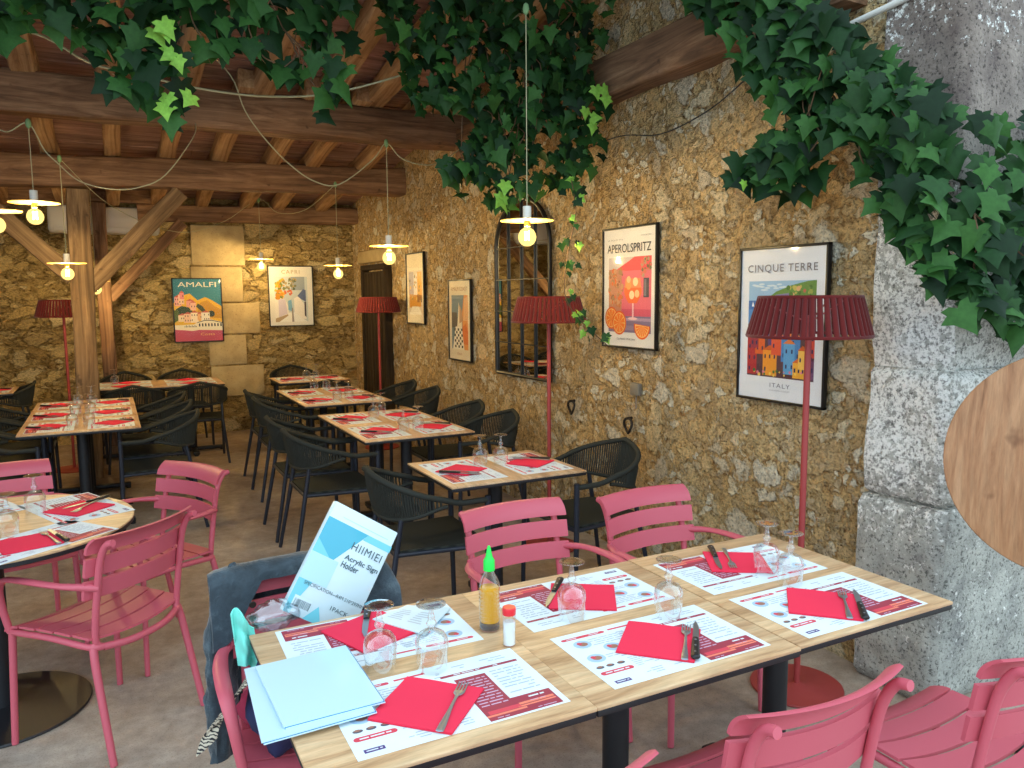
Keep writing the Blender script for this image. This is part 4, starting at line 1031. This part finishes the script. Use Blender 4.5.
def d_cinque(a, rg):
    a.rect((230, 230, 232), 0, 0, 1, 1); U0, U1, V0, V1 = .1, .9, .15, .79
    a.rect((150, 186, 214), U0, .6, U1, V1)
    for _ in range(16): a.disc((206, 220, 226), rg.uniform(.16, .6), rg.uniform(.73, .77), rg.uniform(.02, .05), .006, n=10)
    a.rect((58, 110, 176), U0, .5, U1, .66); a.rect((76, 136, 196), U0, .5, .6, .6)
    for u in (.14, .2, .3): a.poly((240, 240, 240), [(u, .62), (u + .03, .62), (u + .015, .655)])
    a.poly((98, 140, 70), [(.3, .66), (.44, .72), (.62, .76), (.8, .785), (U1, V1), (U1, .5), (.56, .5), (.5, .6), (.42, .64)]); a.poly((130, 120, 160), [(.3, .655), (.44, .70), (.6, .71), (.7, .66), (.6, .6), (.5, .63)])
    for _ in range(60): a.disc(rg.choice([(74, 116, 56), (150, 160, 80), (196, 180, 90), (110, 150, 80), (222, 170, 120), (190, 100, 80)]), rg.uniform(.56, .88), rg.uniform(.52, .75), rg.uniform(.01, .026), n=7)
    a.rect((90, 60, 70), U0, V0, U1, .5)
    for c, r_, u, v, w, h in (((176, 52, 56), (120, 40, 50), .1, .16, .12, .3), ((214, 96, 48), (150, 60, 40), .2, .3, .12, .16), ((150, 52, 70), (110, 40, 60), .14, .34, .1, .14), ((88, 66, 120), (200, 90, 50), .36, .36, .12, .12), ((232, 150, 52), (206, 92, 40), .3, .16, .17, .17),
                              ((222, 90, 60), (180, 60, 50), .4, .3, .12, .12), ((70, 130, 190), (224, 120, 60), .52, .26, .22, .17), ((96, 160, 206), (224, 120, 60), .55, .18, .13, .2), ((236, 170, 60), (224, 110, 50), .66, .16, .14, .1), ((240, 190, 90), (206, 92, 40), .72, .22, .1, .12), ((206, 70, 60), (150, 50, 50), .8, .3, .1, .16), ((110, 70, 110), (90, 50, 80), .8, .16, .1, .12)):
        a.house(c, r_, u, v, w, h, rg, (40, 44, 90))
    for _ in range(20): a.disc(rg.choice([(70, 110, 60), (220, 120, 140), (236, 200, 90)]), rg.uniform(.12, .88), rg.uniform(.16, .2), rg.uniform(.008, .018), n=7)
    a.rect((230, 230, 232), 0, 0, 1, V0); a.rect((230, 230, 232), U1, 0, 1, 1)
    return [('CINQUE TERRE', .5, .84, .82, (116, 112, 118), dict(height=.042, spacing=1.15)), ('ITALY', .52, .085, .24, (120, 118, 126), dict(height=.02, spacing=1.2, name='small_lettering')), ('LIGURIAN COAST', .52, .06, .24, (150, 148, 156), dict(height=.007, name='small_lettering'))]
RZ = -pi / 2
poster('framed poster of colourful cliffside houses behind the big red lamp', (2.806, 2.685, 1.468), RZ, .54, .735, d_cinque)
poster('framed poster of an orange cocktail and cut oranges on the stone wall', (2.806, 3.89, 1.655), RZ, .55, .73, d_spritz)
poster('narrow looking framed poster with blue sky and white checkered street left of mirror', (2.806, 6.45, 1.395), RZ, .50, .725, d_coast)
poster('framed pale poster without title, farthest on the poster wall near the dark door', (2.806, 7.57, 1.69), RZ, .51, .72, d_far)
poster('teal, yellow and pink coastal town poster on the back wall', (.94, BY - .026, 1.47), 0, .545, .745, d_amalfi)
poster('pale framed poster of a white lane with lemon tree on the back wall', (2.02, BY - .018, 1.625), 0, .545, .74, d_capri)

# ------------------------------------------------------------------ arched mirror with glazing bars
t = thing('arched_mirror', 'tall arched black window mirror on the stone wall', 'mirror', (2.806, 5.265, 1.0), RZ)
w, hs = .86, .98; r = w / 2; apex = 1.33
def arch(x, k=1.0):     # height of the arch at x
    return hs + (apex - hs) * math.sqrt(max(0, 1 - (x / (r * k)) ** 2))
out = [(-r, 0), (r, 0)] + [(r * cos(pi * k / 28), hs + (apex - hs) * sin(pi * k / 28)) for k in range(29)]
m = MB(); m.poly([(x * .97, -.012, .01 + z * .985) for x, z in out]); m.build('mirror_glass', 'mirror_silver', t, 0)
m = MB(); m.poly([(x * .99, -.002, z) for x, z in out]); m.poly([(x * .99, -.009, z) for x, z in out]); m.build('backing', 'frame_black', t, 0)
m = MB(); m.tube([(x, -.016, z) for x, z in out] + [(-r, -.016, hs), (-r, -.016, 0), (-r + .02, -.016, 0)], .016, 8); m.build('frame', 'frame_black', t, 40)
m = MB()
for x in (-.215, 0, .215): m.box((x, -.020, arch(x) / 2), (.008, .012, arch(x) - .01))
for z in (.245, .49, .735, .98): m.box((0, -.020, z), (w - .01, .012, .007))
m.build('glazing_bars', 'frame_black', t, 0)

# ------------------------------------------------------------------ wall fittings
t = thing('air_conditioner', 'long white air conditioner on the back wall behind the timber post', 'air conditioner', (.03, BY - .02, 2.46))
m = MB(); m.box((0, -.11, 0), (1.08, .20, .29), .035); m.build('casing', 'ac_white', t, 50)
m = MB(); m.box((0, -.205, -.10), (.98, .02, .05), .006); m.build('louvre', 'ac_white', t, 40)
m = MB(); m.box((.42, -.213, .02), (.06, .004, .02)); m.build('display', 'grey_plastic', t, 0)
t = thing('junction_box', 'small grey junction box on the wall below the cocktail poster', 'junction box', (2.808, 3.81, 1.05), RZ)
m = MB(); m.box((0, -.015, 0), (.085, .03, .075), .006); m.build('casing', 'grey_plastic', t, 40)
m = MB(); m.tube([(0, -.012, -.035), (0, -.012, -.12)], .005, 6); m.build('conduit', 'grey_plastic', t, 60)
for y, z, lab in ((4.53, .85, 'iron ring set in the stone wall right of the lamp pole'), (3.87, .82, 'iron ring set in the stone wall below the junction box')):
    m = MB(); m.tube([(.035 * cos(2 * pi * k / 20), -.02 + .008 * sin(4 * pi * k / 20), .045 * sin(2 * pi * k / 20)) for k in range(21)], .008, 8, caps=False)
    m.tube([(0, 0.01, .045), (0, -.03, .045)], .009, 8); o = m.build('wall_ring', 'iron', None, 60); o.location = (2.80, y, z); o.rotation_euler = (0, 0, RZ)
    tag(o, lab, 'ring', 'iron rings in the stone wall')
m = MB(); m.tube([(0, 0, 0), (0, -.35, .03), (0, -.75, .02), (-.02, -1.15, .06)], .013, 10); o = m.build('white_pipe', 'ac_white', None, 60); o.location = (2.76, 2.36, 2.70)
tag(o, 'thin white pipe running along the top of the stone pier', 'pipe')

# ------------------------------------------------------------------ things on the foreground table
t = thing('oil_bottle', 'ridged glass bottle of golden chilli oil with green spout cap', 'bottle', (.845, 1.785, ZT + .0004))
prof = [(0, .001), (.026, .001), (.0285, .005)]
for k in range(9):
    z = .012 + k * .0105; prof += [(.0285, z), (.0278, z + .004), (.0268, z + .0065), (.0278, z + .009)]
prof += [(.0285, .112), (.027, .125), (.021, .140), (.0145, .152), (.0118, .160), (.0118, .172)]
m = MB(); m.lathe(prof, seg=28); m.build('bottle_glass', 'bottle_clear', t, 80)
m = MB(); m.lathe([(0, .024), (.0255, .024)] + [(.0255 + .0008 * (k % 2), .030 + k * .0105) for k in range(8)] + [(.0262, .112), (.0240, .116), (0, .116)], seg=24); m.build('oil', 'golden_oil', t, 80)
m = MB(); m.lathe([(0, .004), (.0255, .004), (.0258, .022), (.02, .0235), (0, .0235)], seg=20); m.build('pepper_sediment', 'pepper_dark', t, 80)
m = MB(); m.lathe([(.0125, .160), (.0150, .161), (.0152, .186), (.0135, .190), (.0095, .197), (.0065, .212), (.004, .224), (.0015, .227), (0, .227)], seg=20); m.build('spout_cap', 'green_cap', t, 40)
t = thing('salt_shaker', 'small clear salt shaker with red lid beside the oil bottle', 'shaker', (.848, 1.678, ZT + .0004))
m = MB(); m.lathe([(0, .001), (.0155, .001), (.0165, .004), (.0165, .080), (.015, .083)], seg=24); m.build('jar', 'bottle_clear', t, 80)
m = MB(); m.lathe([(0, .003), (.0148, .003), (.0148, .062), (0, .064)], seg=20); m.build('salt', 'salt_white', t, 80)
m = MB(); m.lathe([(.0165, .080), (.0172, .081), (.0172, .096), (.016, .099), (0, .099)], seg=24); m.build('lid', 'red_cap', t, 40)
def acrylic(name, pts, z, label):
    t = thing(name, label, 'sign sheet', (pts[0][0], pts[0][1], z), 0, 'film covered acrylic sheets')
    ps = [(x - pts[0][0], y - pts[0][1]) for x, y in pts]
    def slab(k0, k1, nm, mt, off=0):
        m = MB(); q = [(x + off, y - off * .6) for x, y in ps]
        a = [m.vert((x, y, k1)) for x, y in q]; b = [m.vert((x, y, k0)) for x, y in q]; m.face(a); m.face(b[::-1])
        for i in range(4): j = (i + 1) % 4; m.face((a[i], b[i], b[j], a[j]))
        return m.build(nm, mt, t, 0)
    slab(0, .0026, 'back_panel', 'acrylic_film', .004); slab(.0026, .0036, 'slot', 'acrylic_edge', .003); slab(.0036, .0062, 'front_panel', 'acrylic_film'); return t
acrylic('acrylic_sheet', [(.215, 1.495), (.445, 1.505), (.445, 1.83), (.232, 1.825)], ZT + .0108, 'lower pale blue acrylic sheet overhanging the left table end')
acrylic('acrylic_sheet', [(.262, 1.52), (.470, 1.525), (.470, 1.822), (.255, 1.812)], ZT + .0175, 'upper pale blue acrylic sheet on the left table end')
def flatpaper(label, pts, z, name='folded_leaflet'):
    t = thing(name, label, 'leaflet', (pts[0][0], pts[0][1], z)); ps = [(x - pts[0][0], y - pts[0][1]) for x, y in pts]
    m = MB()
    a = [m.vert((x, y, .0030)) for x, y in ps]; b = [m.vert((x, y, 0)) for x, y in ps]; m.face(a); m.face(b[::-1])
    for i in range(4): j = (i + 1) % 4; m.face((a[i], b[i], b[j], a[j]))
    m.build('sheet', 'box_white', t, 0)
    P = lambda u, v: (Vector(ps[0]) * (1 - u) + Vector(ps[1]) * u) * (1 - v) + (Vector(ps[3]) * (1 - u) + Vector(ps[2]) * u) * v
    m = MB()
    for (u0, u1) in ((.12, .40), (.52, .78)):
        for k in range(6):
            v = .25 + k * .085; m.use('print_text'); q = [P(u0, v), P(u1 - .04 * (k % 3), v), P(u1 - .04 * (k % 3), v + .03), P(u0, v + .03)]; m.poly([(p.x, p.y, .0034) for p in q])
    m.build('printing', None, t, 0); return t
flatpaper('white folded leaflet under the second glass at the back left of the table', [(.585, 1.975), (.675, 1.815), (.80, 1.945), (.70, 2.02)], ZT + .0068)

# boxed sign holder leaning on the jacket chair
t = thing('sign_holder_box', 'pale blue boxed acrylic sign holder standing tilted on the jacket chair', 'box', (.372, 2.10, .775))
t.rotation_euler = (R(-10), R(34), R(3))
BW, BH, BD = .222, .325, .026
m = MB(); m.box((BW / 2, BD / 2, BH / 2), (BW, BD, BH), .004); m.build('carton', 'box_white', t, 40)
m = MB()
def bp(name, pts, k): m.use(name); m.poly([(u * BW, -.0006 - .0002 * k, v * BH) for u, v in pts])
bp('box_cyan', [(.0, .0), (0, 1 - .14), (.62, .86), (.30, .52), (.10, .10), (.10, 0)], 1)
bp('box_teal', [(.0, .86), (0, .66), (.30, .52), (.62, .86)], 2); bp('box_cyan', [(.62, .86), (1, .86), (1, .80), (.57, .80)], 1); bp('box_pale', [(.18, .9), (.9, .9), (.9, .905), (.18, .905)], 2)
bp('box_pale', [(.0, .30), (.40, .30), (.40, .54), (.0, .54)], 3); bp('box_cyan', [(.28, 0), (.42, .14), (.55, 0)], 2); bp('box_white', [(.06, .055), (.32, .055), (.32, .16), (.06, .16)], 4)
x = .08
rr = random.Random(2)
while x < .30:
    ww = rr.choice((.004, .008, .012)); bp('box_text', [(x, .07), (x + ww, .07), (x + ww, .135), (x, .135)], 5); x += ww + rr.choice((.005, .009))
pr = m.build('front_print', None, t, 0, fix=False)
for s, u, v, wd, kw in (('HIIMIEI', .70, .685, .46, dict(height=.022, spacing=1.15)), ('Acrylic Sign', .70, .575, .52, dict(bold=.015, height=.019)), ('Holder', .57, .515, .26, dict(bold=.015, height=.018)), ('SPECIFICATION---R4M 210*297MM', .54, .265, .9, dict(height=.010)), ('1PACK', .70, .15, .26, dict(height=.012))):
    lettering(s, wd * BW, 'box_text', pr, (u * BW, -.0022, v * BH), (pi / 2, 0, 0), **kw)

# denim jacket hung over the chair back
t = thing('denim_jacket', 'grey blue denim jacket draped over the pink chair back', 'jacket', (.475, 2.34, .83), R(-4))
m = MB()
def jk(u, v):
    x = -.262 + .535 * u                                   # along the chair back, left to right
    e = max(0, abs(x + .02) / .27 - .86) / .14             # drop of the shoulders past the slat ends
    front = .035 + .15 * min(1, max(0, (-x - .12) / .10)) + .17 * min(1, max(0, (x - .13) / .08))   # length of the front flap
    back = .44
    s = v * (front + .055 + back)
    if s < front: y = -.048 - .02 * (front - s) / .1; z = -(front - s)
    elif s < front + .055: a = (s - front) / .055; y = -.048 + .07 * a; z = .010 * sin(pi * a)
    else: y = .022 + .035 * min(1, (s - front - .055) / .3); z = -(s - front - .055)
    z -= .05 * e ** 1.5
    yc = .052 * (x / .2225) ** 2
    w = noise.noise(Vector((x * 9, s * 5, 3))) * .016 + noise.noise(Vector((x * 22, s * 9, 8))) * .009
    return (x + w * .4, y - yc * .9 - abs(w) * .6 * (1 if s < front else -1), z + .008 + w * .25)
def nrm(f):
    def g(u, v):
        a = Vector(f(min(1, u + .01), v)) - Vector(f(max(0, u - .01), v)); b = Vector(f(u, min(1, v + .01))) - Vector(f(u, max(0, v - .01)))
        n = a.cross(b); return f(u, v), (n.normalized() if n.length > 1e-9 else Vector((0, 0, 1)))
    return g
m.shell(nrm(jk), 34, 54, .006); m.build('body', 'washed_denim', t, 70)
m = MB()
def sleeve(u, v):         # flattened sleeve hanging outside the armrest
    a = 2 * pi * u; L = v
    cx = -.205 - .030 * sin(min(1, L * 1.6) * pi / 2) - .012 * L; cy = -.035 - .05 * L; cz = .0 - .52 * L
    ra = .030 + .006 * sin(L * 9 + 1); rb = .062 + .012 * sin(L * 5)
    if L < .12: ra *= (.35 + .65 * L / .12); rb *= (.5 + .5 * L / .12)
    w = noise.noise(Vector((cos(a) * 2, sin(a) * 2, L * 8))) * .013 + noise.noise(Vector((cos(a) * 5, sin(a) * 5, L * 16 + 4))) * .006
    ca, sa = cos(a), sin(a)
    px, py = (ra + w) * ca, (rb + w) * sa
    q = R(-35)
    return (cx + px * cos(q) - py * sin(q), cy + px * sin(q) + py * cos(q), cz + .03 * ca * (1 - L))
m.grid(sleeve, 30, 40); m.build('sleeve', 'washed_denim', t, 80)
m = MB()
for x, z in ((-.150, -.085), (-.152, -.125)):
    M4 = Matrix.Rotation(pi / 2, 3, 'X'); n0 = len(m.v); m.lathe([(0, 0), (.009, 0), (.010, .002), (.008, .004), (.004, .0035), (0, .0035)], seg=14)
    m.v[n0:] = [tuple(M4 @ Vector(p) + Vector((x, -.092 + .02 * z, z))) for p in m.v[n0:]]
m.build('snap_buttons', 'iron', t, 50)
# things tucked on the jacket chair's seat
def bundle(name, label, cat, loc, dims, material, seed, rz=0):
    m = MB(); n0 = 26
    def fn(u, v):
        a, b = 2 * pi * u, pi * (v - .5); d = Vector((cos(b) * cos(a), cos(b) * sin(a), sin(b)))
        k = 1 + .22 * noise.noise(d * 2.4 + Vector((seed, 0, 0))) + .12 * abs(noise.noise(d * 6 + Vector((0, seed, 0))))
        f = .55 + .45 * max(abs(d.x), abs(d.y), abs(d.z))
        return (d.x * dims[0] * k * f, d.y * dims[1] * k * f, d.z * dims[2] * k * f)
    m.grid(fn, n0, 18); o = m.build(name, material, None, 80); o.location = loc; o.rotation_euler = (0, 0, rz)
    return tag(o, label, cat)
bundle('cloth_bag', 'navy cloth bag on the seat of the jacket chair', 'bag', (.335, 2.00, .575), (.075, .12, .13), 'navy_cloth', 3)
bundle('folded_shirt', 'dark red cloth beneath the navy bag inside the armrest', 'cloth', (.30, 2.14, .50), (.05, .08, .05), 'wine_cloth', 9)
m = MB()
def teal(u, v):
    x = .238 + .055 * u + .014 * v; z = .80 - .15 * v + .02 * sin(u * 5) - .03 * u; y = 2.075 - .004 * u + .02 * noise.noise(Vector((u * 3, v * 4, 1)))
    y += .016 * sin(u * 9 + v * 2); x += 0
    return (x, y, z)
def tealn(u, v):
    a = Vector(teal(u + .01, v)) - Vector(teal(u - .01, v)); b = Vector(teal(u, v + .01)) - Vector(teal(u, v - .01)); return teal(u, v), a.cross(b).normalized()
m.shell(nrm(teal), 16, 20, .004); tag(m.build('cleaning_cloth', 'teal_cloth', None, 70), 'mint green cloth hanging at the left table corner', 'cloth')
m = MB()
def band(u, v):
    c = Vector((.31, 1.96, .69)).lerp(Vector((.165, 2.10, .46)), u) + Vector((0, 0, -.03 * sin(pi * u) * 0)); c.x -= .0; c.z += .05 * sin(pi * u)
    return (c.x + (v - .5) * .05 + .008 * sin(u * 12), c.y + .02 * sin(u * 9 + v * 2) - .03, c.z + (v - .5) * .055)
def bandn(u, v):
    a = Vector(band(u + .01, v)) - Vector(band(u - .01, v)); b = Vector(band(u, v + .01)) - Vector(band(u, v - .01)); return band(u, v), a.cross(b).normalized()
m.shell(nrm(band), 26, 8, .004); tag(m.build('woven_strap', 'patterned_band', None, 70), 'black and cream patterned strap hanging past the jacket chair armrest', 'strap')
bundle('plastic_pouch', 'crumpled clear plastic pouch between mint cloth and boxed sign holder', 'bag', (.35, 2.10, .765), (.065, .035, .045), 'clear_plastic', 14)
